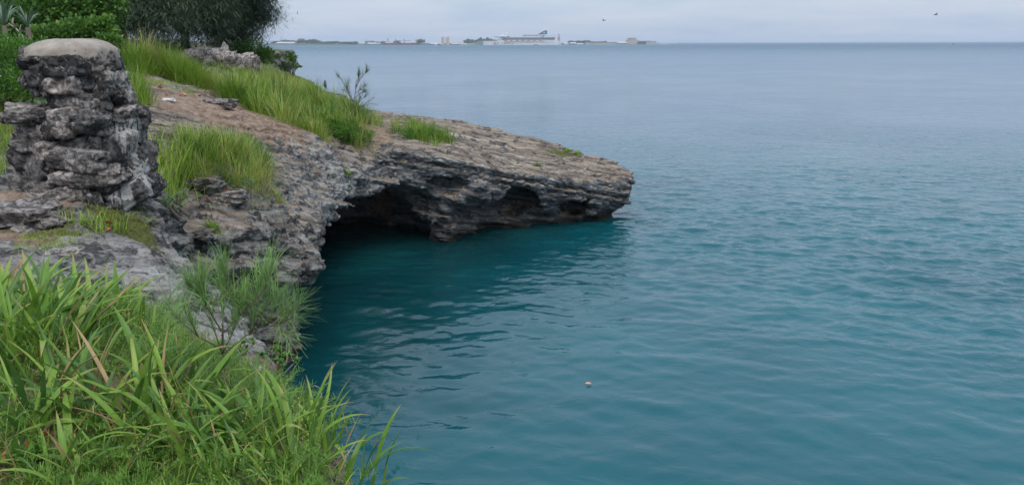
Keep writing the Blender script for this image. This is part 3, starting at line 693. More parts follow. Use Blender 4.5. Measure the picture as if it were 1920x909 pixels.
casuarina(b3, 14, [((-.9, 0, 1.6), (1.5, 1.2, 1.4), .5), ((0.5, 0, 1.9), (1.1, 1.1, 1.2), .32), ((0.9, 0, 3.3), (1.5, 1.4, 1.2), .5), ((-.8, 0, 3.8), (1.8, 1.6, 1.8), .7), ((1.75, -.2, 2.7), (.75, .8, .6), .12), ((1.4, 0, 4.4), (1.1, 1.2, .9), .25), ((2.9, -2.5, 7.6), (3.2, 3.0, 2.0), .5), ((4.6, -5.0, 9.5), (3.6, 3.4, 2.0), .5), ((6.4, -8.0, 10.8), (3.2, 3.2, 1.8), .45)], 360,
          'casuarina at the sea edge with ragged crown leaning over the water', lean=(2.5, -3.0))

def leafy_bush(name, centers, nleaf, Lr, Wr, mat, label, cat, group=None, base=None, stems=6, up=0.3):
    """centers: list of (world centre, radii, weight)"""
    b = np.array(base if base is not None else centers[0][0] - np.array([0, 0, centers[0][1][2]]), float)
    t = empty(name, b); tag(t, label, cat, group)
    mb = MB(); L_ = []; tot = sum(c[2] for c in centers)
    for c, r, wgt in centers:
        c = np.array(c, float); r = np.array(r, float); k = int(nleaf * wgt / tot); 
        nc = max(6, k // 26); q = rdir(nc); q = q * (rng.random(nc) ** 0.33)[:, None]; cc = c + q * r
        j = rng.integers(0, nc, k); off = rng.normal(0, 1, (k, 3)) * 0.16 * r.mean(); p = cc[j] + off
        d = off + q[j] * 0.25 * r.mean() + np.array([0, 0, 0.05]) ; nr = rdir(k) * 0.8 + np.array([0, 0, up + .6])
        L_.append(leaf_arrays(p - b, d + rng.normal(0, .05, (k, 3)), nr, rng.uniform(*Lr, k), rng.uniform(*Wr, k), rnd=np.clip(rng.random(nc)[j] * .6 + rng.random(k) * .4, 0, 1)))
        for s_ in range(stems):
            e_ = cc[rng.integers(0, nc)] - b; s0 = np.array([rng.normal(0, .12), rng.normal(0, .12), -.1]); mb.tube([s0, s0 * .5 + e_ * .5 + rng.normal(0, .06, 3), e_], [0.03, 0.02, 0.006], 5)
    obj('foliage', joined('foliage', L_), M[mat], t); mb.build('stem', M['bark'], t, True)
    return t
def pt(px, py, depth): return at(px, py, depth)
leafy_bush('sea_grape_bush', [(pt(40, 40, 29), (1.6, 1.3, 1.3), 1), (pt(110, 30, 30), (1.5, 1.3, 1.4), 1.1), (pt(170, 20, 31), (1.1, 1.2, 1.1), .8), (pt(100, -30, 31), (2.6, 1.6, 1.4), 1.2), (pt(-30, 10, 30), (1.5, 1.4, 1.9), .8)], 15000, (.11, .19), (.09, .16), 'broad',
           'large round-leaved sea grape thicket behind the stone pillar', 'bush', base=base_at(90, 30))
leafy_bush('sea_grape_bush', [(pt(160, 66, 27.5), (.9, .7, .5), 1), (pt(192, 58, 27.5), (.45, .45, .45), .5), (pt(110, 72, 27), (.9, .7, .35), .8), (pt(205, 85, 26.8), (.4, .4, .35), .4)], 5000, (.09, .16), (.08, .13), 'broad',
           'low glossy sea grape bush just behind the pillar cap', 'bush', base=base_at(160, 27.5))
leafy_bush('leafy_shrub', [(pt(20, 130, 15.8), (.75, .5, .55), 1.2), (pt(55, 110, 16.5), (.5, .5, .4), .8), (pt(-30, 120, 15.6), (.6, .5, .6), .8), (pt(40, 165, 15.2), (.45, .35, .3), .6)], 9000, (.045, .09), (.018, .035), 'shrub',
           'bright green leafy shrub left behind the stone pillar', 'shrub', base=np.append(at(25, 185, 15.6)[:2], ground(*at(25, 185, 15.6)[:2])[0][2]))

# sword-leaved rosettes and the bare branch in front of the thicket
SW = [blade_mesh('sword_leaf', np.zeros((1, 3)), np.array([1.0]), np.array([.075]), np.array([0.]), np.array([l_]), np.array([c_]), segs=6, rnd=np.array([.5])) for l_, c_ in ((.15, .5), (.4, .6), (.7, .5), (.5, 1.1))]
def rosette(px, py, depth, n, size, label):
    p = at(px, py, depth); g, _ = ground(p[0], p[1]); t = empty('sword_leaf_plant', (p[0], p[1], g[2])); tag(t, label, 'plant')
    MB().tube([(0, 0, -.1), (0, 0, p[2] - g[2])], [.09, .07], 7).build('stem', M['bark'], t, True)
    for i in range(n):
        o = obj('leaf', SW[i % 4], M['sword'], t); o.location = (0, 0, p[2] - g[2]); o.rotation_euler = (0, 0, i * 2.4 + rng.normal(0, .2)); s_ = size * rng.uniform(.8, 1.2); o.scale = (s_, s_ * 1.2, s_)
rosette(8, 48, 24, 20, 1.05, 'tall pale sword-leaved plant at the edge of the thicket')
rosette(52, 52, 24.5, 22, .75, 'smaller sword-leaved plant behind the bare forked branch')
def twig(name, label, px, py, depth, specs, mat='dead', cat='branch'):
    p = at(px, py, depth); mb = MB()
    for pts, r in specs: mb.tube([np.array([(a - px) / FPX * depth, d_, -(b_ - py) / FPX * depth]) for a, b_, d_ in pts], r, 6)
    o = mb.build(name, M[mat], None, True, loc=tuple(p)); tag(o, label, cat); return o
twig('dead_branch', 'bare forked brown branch standing in front of the thicket', 46, 92, 22.5, [([(46, 100, 0), (46, 75, .05), (42, 64, 0)], [.035, .03, .028]), ([(42, 64, 0), (32, 56, .1), (20, 47, .1)], [.028, .022, .012]), ([(42, 64, 0), (47, 57, -.1), (50, 50, -.1)], [.025, .018, .012]), ([(32, 56, .1), (31, 46, 0), (34, 38, 0)], [.022, .026, .018])])

# rough brush line between thicket and trees
leafy_bush('leafy_shrub', [(pt(465, 100, 49), (1.3, .9, .65), 1), (pt(495, 108, 49), (.7, .7, .45), .5)], 3200, (.10, .17), (.05, .09), 'broad',
           'dark low shrub under the leaning casuarina by the water', 'shrub', base=base_at(470, 49))

# ------------------------------------------------------------------ grass
grass_patch('grass', [(215, 118, 27), (300, 112, 28), (345, 118, 29), (420, 158, 29.5), (425, 185, 27.5), (395, 178, 27.5), (350, 150, 27), (300, 122, 26.5), (220, 124, 26)], 8000, (.45, 1.05), (.014, .032), kind='stuff', rbias=(.3, 1), clumps=50, curl=1.4, sd_=.26)
grass_patch('grass', [(405, 184), (470, 208), (520, 226), (580, 248), (640, 272), (668, 276), (690, 250, 30), (680, 225, 33), (640, 205, 36), (560, 175, 36), (480, 160, 34), (420, 158, 30)], 13500, (.45, 1.2), (.014, .034), kind='stuff', clumps=80, curl=1.4, sd_=.24)
grass_patch('grass', [(360, 118, 40), (480, 125, 42), (560, 150, 44), (600, 165, 43), (560, 175, 38), (440, 150, 38)], 2600, (.3, .6), (.014, .026), kind='stuff', rbias=(.3, 1))
c1 = grass_patch('grass_clump', [(262, 350), (300, 366), (340, 352), (345, 325), (300, 310), (266, 318)], 520, (.5, 1.0), (.022, .045), label='tall broad grass clump rooted against the pillar foot', cat='grass clump', lean=.3, curl=1.0, rbias=(.1, .9), segs=5)
c2 = grass_patch('grass_clump', [(340, 320), (365, 345), (420, 366), (475, 372), (494, 340), (488, 300), (450, 272), (395, 262), (345, 285)], 5600, (.40, .75), (.010, .024), label='big rounded grass clump spreading on the rock ledge beside the pillar', cat='grass clump', lean=.45, curl=1.3, clumps=46, sd_=.17)
c3 = grass_patch('grass_clump', [(728, 245), (760, 262), (815, 274), (846, 268), (815, 248), (770, 236)], 1700, (.35, .75), (.012, .025), label='lone grass clump on the bare rock point', cat='grass clump', clumps=30, rbias=(0, .8))
c4 = grass_patch('grass_clump', [(664, 236), (705, 246), (712, 232), (690, 220), (664, 222)], 700, (.3, .6), (.014, .03), label='small bright grass clump at the foot of the thin sapling', cat='grass clump', clumps=12, rbias=(.2, .9))
c5 = grass_patch('grass_clump', [(218, 190), (250, 200), (285, 198), (262, 165), (240, 150), (215, 150)], 2200, (.35, .7), (.012, .024), label='grass clump against the inland side of the pillar', cat='grass clump', clumps=22, rbias=(0, .8))
grass_patch('grass', [(160, 385), (280, 390), (300, 425), (230, 440), (110, 470), (20, 480), (40, 440), (120, 430)], 2300, (.03, .09), (.004, .009), kind='stuff', rbias=(.4, 1), segs=2)
c6 = grass_patch('grass_clump', [(100, 428), (190, 440), (245, 432), (200, 415), (120, 412)], 150, (.16, .34), (.012, .022), label='low sprawling grass tuft on the mossy ledge below the pillar', cat='grass clump', lean=.8, curl=.8)
grass_patch('grass', [(0, 330), (15, 300), (25, 260), (35, 205), (-40, 200), (-60, 300)], 1400, (.10, .3), (.006, .014), kind='stuff')
grass_patch('grass', [(230, 150, 25), (300, 140, 25.5), (380, 178, 26), (360, 190, 24), (270, 170, 23.5)], 1500, (.05, .16), (.008, .016), kind='stuff', rbias=(.2, 1))
for pix, lab in (([(505, 372), (520, 380), (548, 396), (560, 392), (530, 376)], 'thin strip of low grass in a rock seam above the sea ledge'), ([(640, 334), (660, 340), (675, 336), (655, 328)], 'tiny green tuft in a crack above the sea cave'),
                 ([(985, 308), (1010, 314), (1025, 310), (1000, 304)], 'tiny tuft on the seaward rock face'), ([(1075, 286, 34), (1098, 290, 33.6), (1102, 286, 34), (1085, 282, 34.2)], 'small tuft on the crest near the tip of the rock point'),
                 ([(1020, 268, 34), (1070, 284, 33.6), (1072, 276, 34.2), (1035, 264, 34.8)], 'low mat of green growth along the crest of the rock point'), ([(300, 378), (318, 384), (330, 372), (312, 362)], 'sprig of fleshy weed in the cleft under the tall grass'),
                 ([(395, 430), (412, 438), (420, 428), (405, 422)], 'little tuft in the crack above the seedling')):
    P_ = plan(pix)
    if len(P_) > 2: grass_patch('grass_tuft', pix, 170, (.10, .24), (.012, .026), label=lab, cat='grass tuft', segs=2, rbias=(0, .8), clumps=1, sd_=.07)
def bush_at(px, py, spread, hgt, n, Lr, Wr, mat, label, name='leafy_shrub'):
    g = hit(px, py)
    cs = [(g + np.array([dx_, dy_, dz_ + hgt * .45]), (spread * s_, spread * s_, hgt * .5), s_) for dx_, dy_, dz_, s_ in spread_list(spread)]
    return leafy_bush(name, cs, n, Lr, Wr, mat, label, 'shrub', base=g - np.array([0, 0, .03]), stems=3)
def spread_list(s): return [(0, 0, 0, 1.0)] + [(rng.normal(0, s * .6), rng.normal(0, s * .6), 0, .7) for _ in range(3)]
bush_at(650, 258, .55, .55, 2200, (.05, .09), (.02, .035), 'shrub', 'bright leafy shrub at the seaward end of the grass bank')
bush_at(600, 232, .6, .6, 2200, (.05, .09), (.02, .035), 'shrub', 'bright leafy shrub among the grass above the path')
bush_at(800, 262, .55, .4, 1500, (.05, .08), (.02, .03), 'shrub', 'low leafy shrub inside the lone clump on the point')
for px_, py_ in ((560, 226), (585, 238), (622, 250), (640, 262), (668, 268), (480, 196), (540, 200), (600, 215)):
    bush_at(px_, py_, .38, .42, 1100, (.05, .09), (.022, .04), 'shrub', 'low bright leafy shrub growing within the long grass bank')['group'] = 'leafy shrubs along the grass bank'
bush_at(525, 222, .22, .35, 500, (.04, .07), (.02, .03), 'shrub', 'small leafy sprig at the foot of the grass bank')
bush_at(455, 350, .22, .25, 700, (.03, .055), (.012, .02), 'succulent', 'grey-green fleshy weed at the edge of the ledge grass')
bush_at(318, 392, .15, .22, 420, (.03, .055), (.012, .02), 'succulent', 'grey-green fleshy weed below the tall grass at the pillar foot')
bush_at(374, 372, .06, .10, 90, (.03, .05), (.012, .02), 'succulent', 'tiny fleshy weed on the flat rock step')
#__P5__
# ------------------------------------------------------------------ stone pillar
PB = at(203, 356, 10.75); gP, _ = ground(PB[0], PB[1]); PZ = gP[2] - 0.06
pil = empty('stone_pillar', (PB[0], PB[1], PZ)); tag(pil, 'old rough stone pillar with domed plaster cap on the cliff top', 'pillar')
ptop = at(203, 73, 10.75)[2] - PZ                       # height of the cap
prof = [(0.0, .68, .80, -.21), (0.2, .66, .74, -.21), (0.55, .63, .68, -0.21), (0.95, .62, .62, -0.21), (1.12, .61, .60, -0.22), (1.20, .54, .56, -0.20), (1.27, .39, .43, -.14), (1.45, .39, .43, -.14), (1.52, .46, .47, -.24), (1.80, .45, .46, -.24), (1.93, .42, .42, -.24)]
sc_ = ptop / 2.08; XS = 0.98 / sc_
def pw(z):
    zz = [p[0] for p in prof]; return np.interp(z, zz, [p[1] for p in prof]), np.interp(z, zz, [p[2] for p in prof]), np.interp(z, zz, [p[3] for p in prof])
nz_, na_ = 60, 72; VV = []
for z in np.linspace(-.25, 1.93, nz_):
    a_, b_, c_ = pw(max(z, 0)); a_ -= .10; b_ -= .10
    th = np.linspace(0, 2 * math.pi, na_, endpoint=False); ct, st_ = np.cos(th), np.sin(th); r_ = (np.abs(ct) ** 4 + np.abs(st_) ** 4) ** -.25
    VV.append(np.stack([c_ + a_ * ct * r_, b_ * st_ * r_, np.full(na_, z)], 1))
VV = np.concatenate(VV); VV = VV * sc_; VV[:, 0] *= XS
off_ = 0.07 * fbm(VV * 3.0, 4, .6, ridged=True); VV[:, :2] *= (1 + off_)[:, None]
ii_ = (np.arange(nz_ - 1)[:, None] * na_ + np.arange(na_)[None]); jj_ = (np.arange(nz_ - 1)[:, None] * na_ + (np.arange(na_)[None] + 1) % na_)
FF = np.stack([ii_, jj_, jj_ + na_, ii_ + na_], 2).reshape(-1, 4)
obj('mortar_core', mesh_np('mortar_core', VV, FF), M['stone'], pil)
def cube_sphere(n, sq, amp, seed, sx=1, sy=1, sz=1):
    """rough boulder: subdivided cube, partly rounded, noisy"""
    g = np.linspace(-1, 1, n + 1); V = {}; vs_ = []; F = []
    def vid(p):
        k = tuple(np.round(p, 5))
        if k not in V: V[k] = len(vs_); vs_.append(p)
        return V[k]
    for ax in range(3):
        for s in (-1, 1):
            o1, o2 = [(1, 2), (2, 0), (0, 1)][ax]
            for i in range(n):
                for j in range(n):
                    q = []
                    for a_, b_ in ((0, 0), (1, 0), (1, 1), (0, 1)):
                        p = np.zeros(3); p[ax] = s; p[o1] = g[i + a_]; p[o2] = g[j + b_]; q.append(vid(p))
                    F.append(q if s > 0 else q[::-1])
    P = np.array(vs_); Ln = np.linalg.norm(P, axis=1, keepdims=True); P = P * (1 - sq) + P / Ln * 1.15 * sq
    nrm = P / np.linalg.norm(P, axis=1, keepdims=True)
    P = P + nrm * (amp * (fbm(P * 1.1 + seed * 7.7, 3, .6) + .45 * fbm(P * 3 + seed, 2, .6, ridged=True)))[:, None]
    return P * .5 * np.array([sx, sy, sz]), np.array(F)
SM = []
for i in range(10):
    v_, f_ = cube_sphere(9, .22 + .04 * i, .40, i); SM.append(mesh_np('stone', v_, f_, True, {'lime': np.zeros(len(v_))}))
SML = []
for m_ in SM[:5]:
    c_ = m_.copy(); c_.attributes['lime'].data.foreach_set('value', np.ones(len(c_.vertices), np.float32)); SML.append(c_); c_.materials.append(M['stone'])
for m_ in SM: m_.materials.append(M['stone'])
def put_stone(x, y, z, sx, sy, sz, rz=0.0, k=None):
    lime = x > .34 and y < .1 and z < 1.12
    o = obj('stone', SML[rng.integers(0, 5)] if lime else SM[rng.integers(0, 10) if k is None else k], None, pil); o.location = (x * sc_ * XS, y * sc_, z * sc_); o.scale = (sx * sc_, sy * sc_, sz * sc_)
    o.rotation_euler = (rng.normal(0, .16), rng.normal(0, .2), rz + rng.normal(0, .16)); return o
courses = [(0.08, .24), (.30, .27), (.54, .26), (.76, .24), (.97, .22), (1.12, .14), (1.26, .2), (1.42, .2), (1.56, .2), (1.71, .18), (1.83, .15)]
for z, hh in courses:
    a_, b_, c_ = pw(z)
    # walk round the rounded square
    th = np.linspace(0, 2 * math.pi, 400); ct, st_ = np.cos(th), np.sin(th); r_ = (np.abs(ct) ** 4 + np.abs(st_) ** 4) ** -.25
    X_, Y_ = c_ + (a_ - .06) * ct * r_, (b_ - .06) * st_ * r_; s_ = np.concatenate([[0], np.cumsum(np.hypot(np.diff(X_), np.diff(Y_)))]); u = rng.uniform(0, .2)
    while u < s_[-1] - .08:
        wd = rng.uniform(.24, .55) if rng.random() < .5 else rng.uniform(.1, .22)
        z_ = z + rng.normal(0, .045); hk = hh * rng.uniform(.6, 1.45)
        m_ = min(u + wd / 2, s_[-1]); x = np.interp(m_, s_, X_); y = np.interp(m_, s_, Y_); k_ = np.searchsorted(s_, m_) % 399
        tg = math.atan2(Y_[k_ + 1] - Y_[k_], X_[k_ + 1] - X_[k_])
        if not (1.20 < z < 1.50 and x < -.42):                     # the gap below the cap
            put_stone(x, y, z_, wd * 1.0, rng.uniform(.16, .40), hk, tg)
        u += wd * .95
# larger stones that stand out on the seaward face
fy = -.60
put_stone(.05, fy - .08, .60, .70, .36, .26, 0, 2); put_stone(-.62, fy + .02, 1.14, .36, .5, .15, 0, 4); put_stone(.22, fy - .02, 1.08, .36, .34, .2, 0, 5); put_stone(-.12, fy, 1.02, .3, .34, .28, 0, 7)
put_stone(.15, fy - .10, .40, .8, .34, .2, 0, 1); put_stone(-.75, -.5, .25, .4, .4, .32, 0, 3); put_stone(.55, -.5, .12, .5, .5, .3, .3, 6); put_stone(-.3, -.72, .1, .6, .4, .25, 0, 8); put_stone(-.78, -.5, .62, .3, .34, .3, 0, 9); put_stone(-.6, -.55, .85, .36, .34, .22, 0, 0)
# plaster cap
ncz, nca = 18, 96; CV = []
for i in range(ncz + 1):
    f_ = i / ncz; ang = f_ * math.pi / 2; rr_ = math.sin(ang) ** .8; zz_ = 1.90 + .185 * math.cos(ang) ** 1.05 if i < ncz else 1.88
    th = np.linspace(0, 2 * math.pi, nca, endpoint=False); ct, st_ = np.cos(th), np.sin(th); q_ = (np.abs(ct) ** 3 + np.abs(st_) ** 3) ** (-1 / 3)
    V_ = np.stack([-.235 + .525 * rr_ * ct * q_, .52 * rr_ * st_ * q_, np.full(nca, zz_)], 1)
    if f_ > .8: V_[:, 2] -= (f_ - .8) / .2 * (.06 + .12 * vnoise(np.c_[ct * 2.2, st_ * 2.2, np.full(nca, .3)]) + .05 * vnoise(np.c_[ct * 6, st_ * 6, np.full(nca, 2.3)]))
    CV.append(V_)
# rolled-under ragged edge
V_ = CV[-1].copy(); V_[:, :2] = (V_[:, :2] - [-.235, 0]) * .90 + [-.235, 0]; V_[:, 2] -= .015; CV.append(V_)
CV = np.concatenate(CV) * sc_; CV[:, 0] *= XS; CV += np.stack([.02 * fbm(CV * 3 + 5, 3), .02 * fbm(CV * 3 + 9, 3), .022 * fbm(CV * 4, 3)], 1)
n_ = ncz + 1; ii_ = (np.arange(n_)[:, None] * nca + np.arange(nca)[None]); jj_ = (np.arange(n_)[:, None] * nca + (np.arange(nca)[None] + 1) % nca)
obj('plaster_cap', mesh_np('plaster_cap', CV, np.stack([ii_, ii_ + nca, jj_ + nca, jj_], 2).reshape(-1, 4)), M['plaster'], pil)

# ------------------------------------------------------------------ near bank: broad grass, ferns, litter
def broad_mesh(seed):
    r_ = np.random.default_rng(seed); segs = 9; lean = r_.uniform(.05, .45); curl = r_.uniform(.15, 1.5); tw = r_.normal(0, .5); wv = r_.uniform(0, .05)
    p = np.zeros(3); V = []; 
    for k in range(segs + 1):
        t = k / segs; phi = lean + curl * t ** 1.5
        if k: p = p + np.array([math.sin(phi), 0.03 * math.sin(3 * t + seed), math.cos(phi)]) / segs
        w_ = .5 * (0.45 + 1.1 * t - .35 * t * t) * (1 - t ** 2.6) + .004; a_ = tw * t; s_ = np.array([math.sin(a_) * .3, math.cos(a_), 0]); nrm = np.array([-math.cos(phi), 0, math.sin(phi)])
        e1 = wv * math.sin(9 * t + seed) ; V += [p - s_ * w_ * .085 + nrm * .022 * w_ * (1 + e1 * 8), p - nrm * .012 * w_, p + s_ * w_ * .085 + nrm * .022 * w_]
    V = np.array(V); i = np.arange(segs)[:, None] * 3; F = np.concatenate([i + [[0, 1, 4, 3]], i + [[1, 2, 5, 4]]]); t_ = np.repeat(np.linspace(0, 1, segs + 1), 3)
    return mesh_np('blade', V, F, True, {'len': t_})
BM_ = [broad_mesh(i) for i in range(20)]
DM_ = [broad_mesh(40 + i) for i in range(5)]
for m_ in BM_: m_.materials.append(M['blade'])
for m_ in DM_: m_.materials.append(M['dry_blade'])
def broad_clump(px, py, n, h, spread, lab, az=None, dry=2):
    g = hit(px, py)
    if g is None: return
    t = empty('grass_clump', g - np.array([0, 0, .03])); tag(t, lab, 'grass clump', lab.split(' grass clump')[0] + ' grass clumps on the near bank')
    n += dry
    for i in range(n):
        q = rng.normal(0, spread, 2); gg, _ = ground(g[0] + q[0], g[1] + q[1], g[2] + 1.5); z = (gg[2] - g[2]) if gg is not None and abs(gg[2] - g[2]) < .35 else -.05
        o = obj('blade', BM_[rng.integers(0, 20)] if i >= dry else DM_[rng.integers(0, 5)], None, t); s_ = rng.uniform(*h) * (1.2 if h[1] > .38 else 1.08)
        o.location = (q[0], q[1], z); o.scale = (s_, s_ * (rng.uniform(.55, 1.35) if i >= dry else rng.uniform(.35, .6)), s_)
        a_ = math.atan2(q[1], q[0]) + rng.normal(0, .7) if az is None else rng.normal(az, 1.0)
        o.rotation_euler = (rng.normal(0, .12), rng.normal(.05, .16), a_)
LABS = {'a': 'tall dark-green broad grass clump on the bank below the mossy ledge', 'b': 'broad grass clump with browning blades in the middle of the near bank', 'c': 'short bright broad grass clump along the bank edge above the water'}
for px, py, n, h, sp_, l_ in [(60, 640, 44, (.28, .55), .16, 'a'), (130, 610, 42, (.28, .52), .15, 'a'), (200, 620, 42, (.26, .5), .15, 'a'), (255, 640, 32, (.22, .42), .12, 'a'), (20, 690, 34, (.3, .55), .15, 'a'), (-20, 610, 30, (.3, .5), .15, 'a'), (100, 670, 34, (.26, .48), .14, 'a'),
                          (-30, 660, 36, (.35, .6), .14, 'a'), (40, 600, 30, (.3, .5), .14, 'a'), (150, 770, 24, (.24, .42), .14, 'b'), (60, 790, 24, (.26, .46), .14, 'b'), (220, 740, 22, (.22, .4), .12, 'b'), (290, 800, 32, (.28, .5), .10, 'b'), (345, 850, 34, (.22, .46), .10, 'b'), (260, 880, 20, (.2, .36), .10, 'b'), (400, 850, 30, (.22, .42), .10, 'b'), (330, 730, 16, (.2, .38), .10, 'b'), (90, 890, 22, (.24, .42), .12, 'b'), (10, 870, 20, (.24, .42), .12, 'b'), (180, 905, 20, (.2, .36), .1, 'b'),
                          (470, 850, 32, (.2, .4), .10, 'c'), (530, 850, 32, (.2, .4), .10, 'c'), (600, 850, 28, (.18, .36), .1, 'c'), (560, 905, 24, (.16, .3), .09, 'c'), (650, 890, 24, (.16, .3), .08, 'c'), (460, 905, 24, (.18, .34), .1, 'c'), (450, 770, 16, (.18, .34), .1, 'c'), (550, 790, 22, (.18, .36), .1, 'c'), (630, 840, 24, (.16, .32), .09, 'c'), (690, 905, 16, (.14, .28), .07, 'c')]:
    broad_clump(px, py, n, h, sp_, LABS[l_], dry=4 if l_ == 'b' else 2)
# fine ferny ground cover between the clumps
NB = plan([(0, 690), (0, 620), (80, 560), (200, 540), (300, 590), (380, 650), (450, 700), (520, 730), (600, 790), (670, 850), (700, 905), (640, 960), (400, 1000), (100, 1000), (-60, 900), (-60, 700)])
def fern_cover(n, nper, Lr, name):
    B = on_ground(sample_poly(NB, n), .01, 3.0); L_ = []
    B = B[fbm(B * np.array([2.2, 2.2, 0]) + 3, 2) > -.38]
    for b in B:
        ln = rng.uniform(*Lr); path = np.array(tube_path(b, (rng.normal(0, .7), rng.normal(0, .7), 1), ln, (rng.normal(0, .5), rng.normal(0, .5), -.8), 5, .3)); u = rng.uniform(.1, 1, nper) * 4.99; k = u.astype(int); f_ = (u - k)[:, None]
        P_ = path[k] * (1 - f_) + path[k + 1] * f_
        L_.append(blade_arrays(P_, rng.uniform(.015, .045, nper), rng.uniform(.0022, .0045, nper), rng.uniform(0, 6.28, nper), rng.uniform(.4, 1.5, nper), rng.uniform(-.2, .4, nper), segs=1, shape='n', rnd=np.full(nper, rng.random()) * .7 + rng.random(nper) * .3))
    o = obj(name, joined(name, L_), M['fern']); tag(o, kind='stuff'); return o
fern_cover(3000, 46, (.10, .26), 'fern_ground_cover')
B = on_ground(sample_poly(NB, 3000), .01, 3.0); m = len(B)
tag(obj('fine_grass', blade_mesh('fine_grass', B, rng.uniform(.06, .2, m), rng.uniform(.004, .012, m), rng.uniform(0, 6.28, m), np.abs(rng.normal(.2, .35, m)), rng.uniform(.1, 1.3, m), segs=4), M['grass']), kind='stuff')
B = on_ground(sample_poly(NB, 700), .01, 3.0); m = len(B)
tag(obj('dry_litter', blade_mesh('dry_litter', B, rng.uniform(.05, .2, m), rng.uniform(.004, .012, m), rng.uniform(0, 6.28, m), rng.uniform(.9, 1.5, m), rng.uniform(-.2, .6, m), segs=3, rnd=np.full(m, 1.0)), M['grass']), kind='stuff')
# seed heads
L_ = []; B = on_ground(sample_poly(NB, 150), .01, 3.0)
for b in B:
    ln = rng.uniform(.25, .5); path = np.array(tube_path(b, (rng.normal(0, .25), rng.normal(0, .25), 1), ln, (rng.normal(0, .4), rng.normal(0, .4), -.3), 5, .1))
    L_.append(blade_arrays(path[:-1], np.linalg.norm(np.diff(path, axis=0), axis=1), np.full(5, .0022), np.arctan2(*np.diff(path, axis=0)[:, [1, 0]].T), np.arccos(np.clip(np.diff(path, axis=0)[:, 2] / np.linalg.norm(np.diff(path, axis=0), axis=1), -1, 1)), np.zeros(5), segs=1, shape='n', rnd=np.full(5, .8)))
    k = 16; u = rng.uniform(2.6, 4.99, k); i_ = u.astype(int); f_ = (u - i_)[:, None]; P_ = path[i_] * (1 - f_) + path[i_ + 1] * f_ + rng.normal(0, .018, (k, 3))
    L_.append(blade_arrays(P_, np.full(k, .007), np.full(k, .004), rng.uniform(0, 6.28, k), rng.uniform(0, 1.5, k), np.zeros(k), segs=1, shape='n', rnd=rng.uniform(.75, .95, k)))
tag(obj('grass_seed_heads', joined('grass_seed_heads', L_), M['grass']), kind='stuff')

def whorl_shrub(px, py, n, hgt, Ll, label):
    """upright stems ending in rosettes of spoon-shaped leaves"""
    g = hit(px, py)
    if g is None: return
    t = empty('spoon_leaf_shrub', g - np.array([0, 0, .03])); tag(t, label, 'shrub'); mb = MB(); L_ = []
    for i in range(n):
        a_ = rng.uniform(0, 6.28); e_ = np.array([math.cos(a_), math.sin(a_), 0]) * rng.uniform(0, hgt * .8) + np.array([0, 0, hgt * rng.uniform(.55, 1.0)]); mb.tube([(0, 0, 0), e_ * .5 + [0, 0, .02], e_], [.006, .005, .004], 5)
        k = 13; q = rdir(k, .05, .95); L_.append(leaf_arrays(np.repeat(e_[None], k, 0) - q * .01, q, np.array([[0, 0, 1.]]) + rng.normal(0, .2, (k, 3)), rng.uniform(*Ll, k), rng.uniform(*Ll, k) * .36, fold=.12))
    mb.build('stem', M['twig'], t, True); obj('foliage', joined('foliage', L_), M['shrub'], t)
whorl_shrub(520, 715, 9, .22, (.04, .065), 'spoon-leaved shrub hanging at the cliff edge by the dark water')
whorl_shrub(655, 815, 7, .16, (.035, .055), 'spoon-leaved shrub at the seaward tip of the near bank')
whorl_shrub(694, 868, 3, .10, (.035, .05), 'single bright leaf rosette over the water at the bank edge')
whorl_shrub(415, 690, 16, .20, (.04, .065), 'broad leafy shrub under the casuarina seedling')
whorl_shrub(455, 665, 8, .16, (.035, .055), 'leafy sprig beside the seedling with yellowing tips')
whorl_shrub(60, 895, 8, .16, (.05, .08), 'leafy weed among the dead leaves on the near bank')

# casuarina seedling
def seedling(px, py, label, size, specs, nl, nw, per, stem_r, mat='needle_near', name='casuarina_seedling', cat='seedling', base=None, bmat='twig'):
    g = hit(px, py) if base is None else base
    t = empty(name, g - np.array([0, 0, .02])); tag(t, label, cat); L_ = []
    MB().tube([np.array(p) * size for p in specs[0]], [stem_r, stem_r * .9, stem_r * .8, stem_r * .6][:len(specs[0])], 6).build('stem', M[bmat], t, True)
    full = list(specs[1:])
    for br in specs[1:]:
        for _ in range(2):
            i0 = rng.integers(1, 3); s0 = np.array(br[i0]); e0 = np.array(br[-1]); ln_ = np.linalg.norm(e0 - s0) * rng.uniform(.6, 1.0); dd = (e0 - s0) / (np.linalg.norm(e0 - s0) + 1e-6) + rng.normal(0, .45, 3); dd /= np.linalg.norm(dd)
            full.append([s0, s0 + dd * ln_ * .5, s0 + dd * ln_ + np.array([0, 0, -.1 * ln_])])
    for br in full:
        p_ = [np.array(p) * size for p in br]; MB().tube(p_, list(np.linspace(stem_r * .6, stem_r * .2, len(p_))), 5).build('branch', M[bmat], t, True)
        P_ = np.array(p_); sl = np.linalg.norm(np.diff(P_, axis=0), axis=1); cs = np.concatenate([[0], np.cumsum(sl)]); u = cs[-1] * rng.uniform(.22, 1.0, per) ; u = np.maximum(u, 0)
        B_ = np.stack([np.interp(u, cs, P_[:, k]) for k in range(3)], 1); dv = P_[-1] - P_[-2]; dv /= np.linalg.norm(dv)
        a0 = math.atan2(dv[1], dv[0]); ph = math.acos(np.clip(dv[2], -1, 1))
        L_.append(blade_arrays(B_, rng.uniform(*nl, per), rng.uniform(*nw, per), rng.normal(a0, 1.1, per), np.clip(rng.normal(ph * .9, .45, per), .02, 2.4), rng.uniform(-.1, .9, per), segs=3, shape='n', rnd=np.clip(rng.normal(.45, .22, per), 0, 1)))
    obj('needles', joined('needles', L_), M[mat], t)
gs = hit(430, 745); sS = FPX / gs[1]         # photo pixels per metre at the seedling
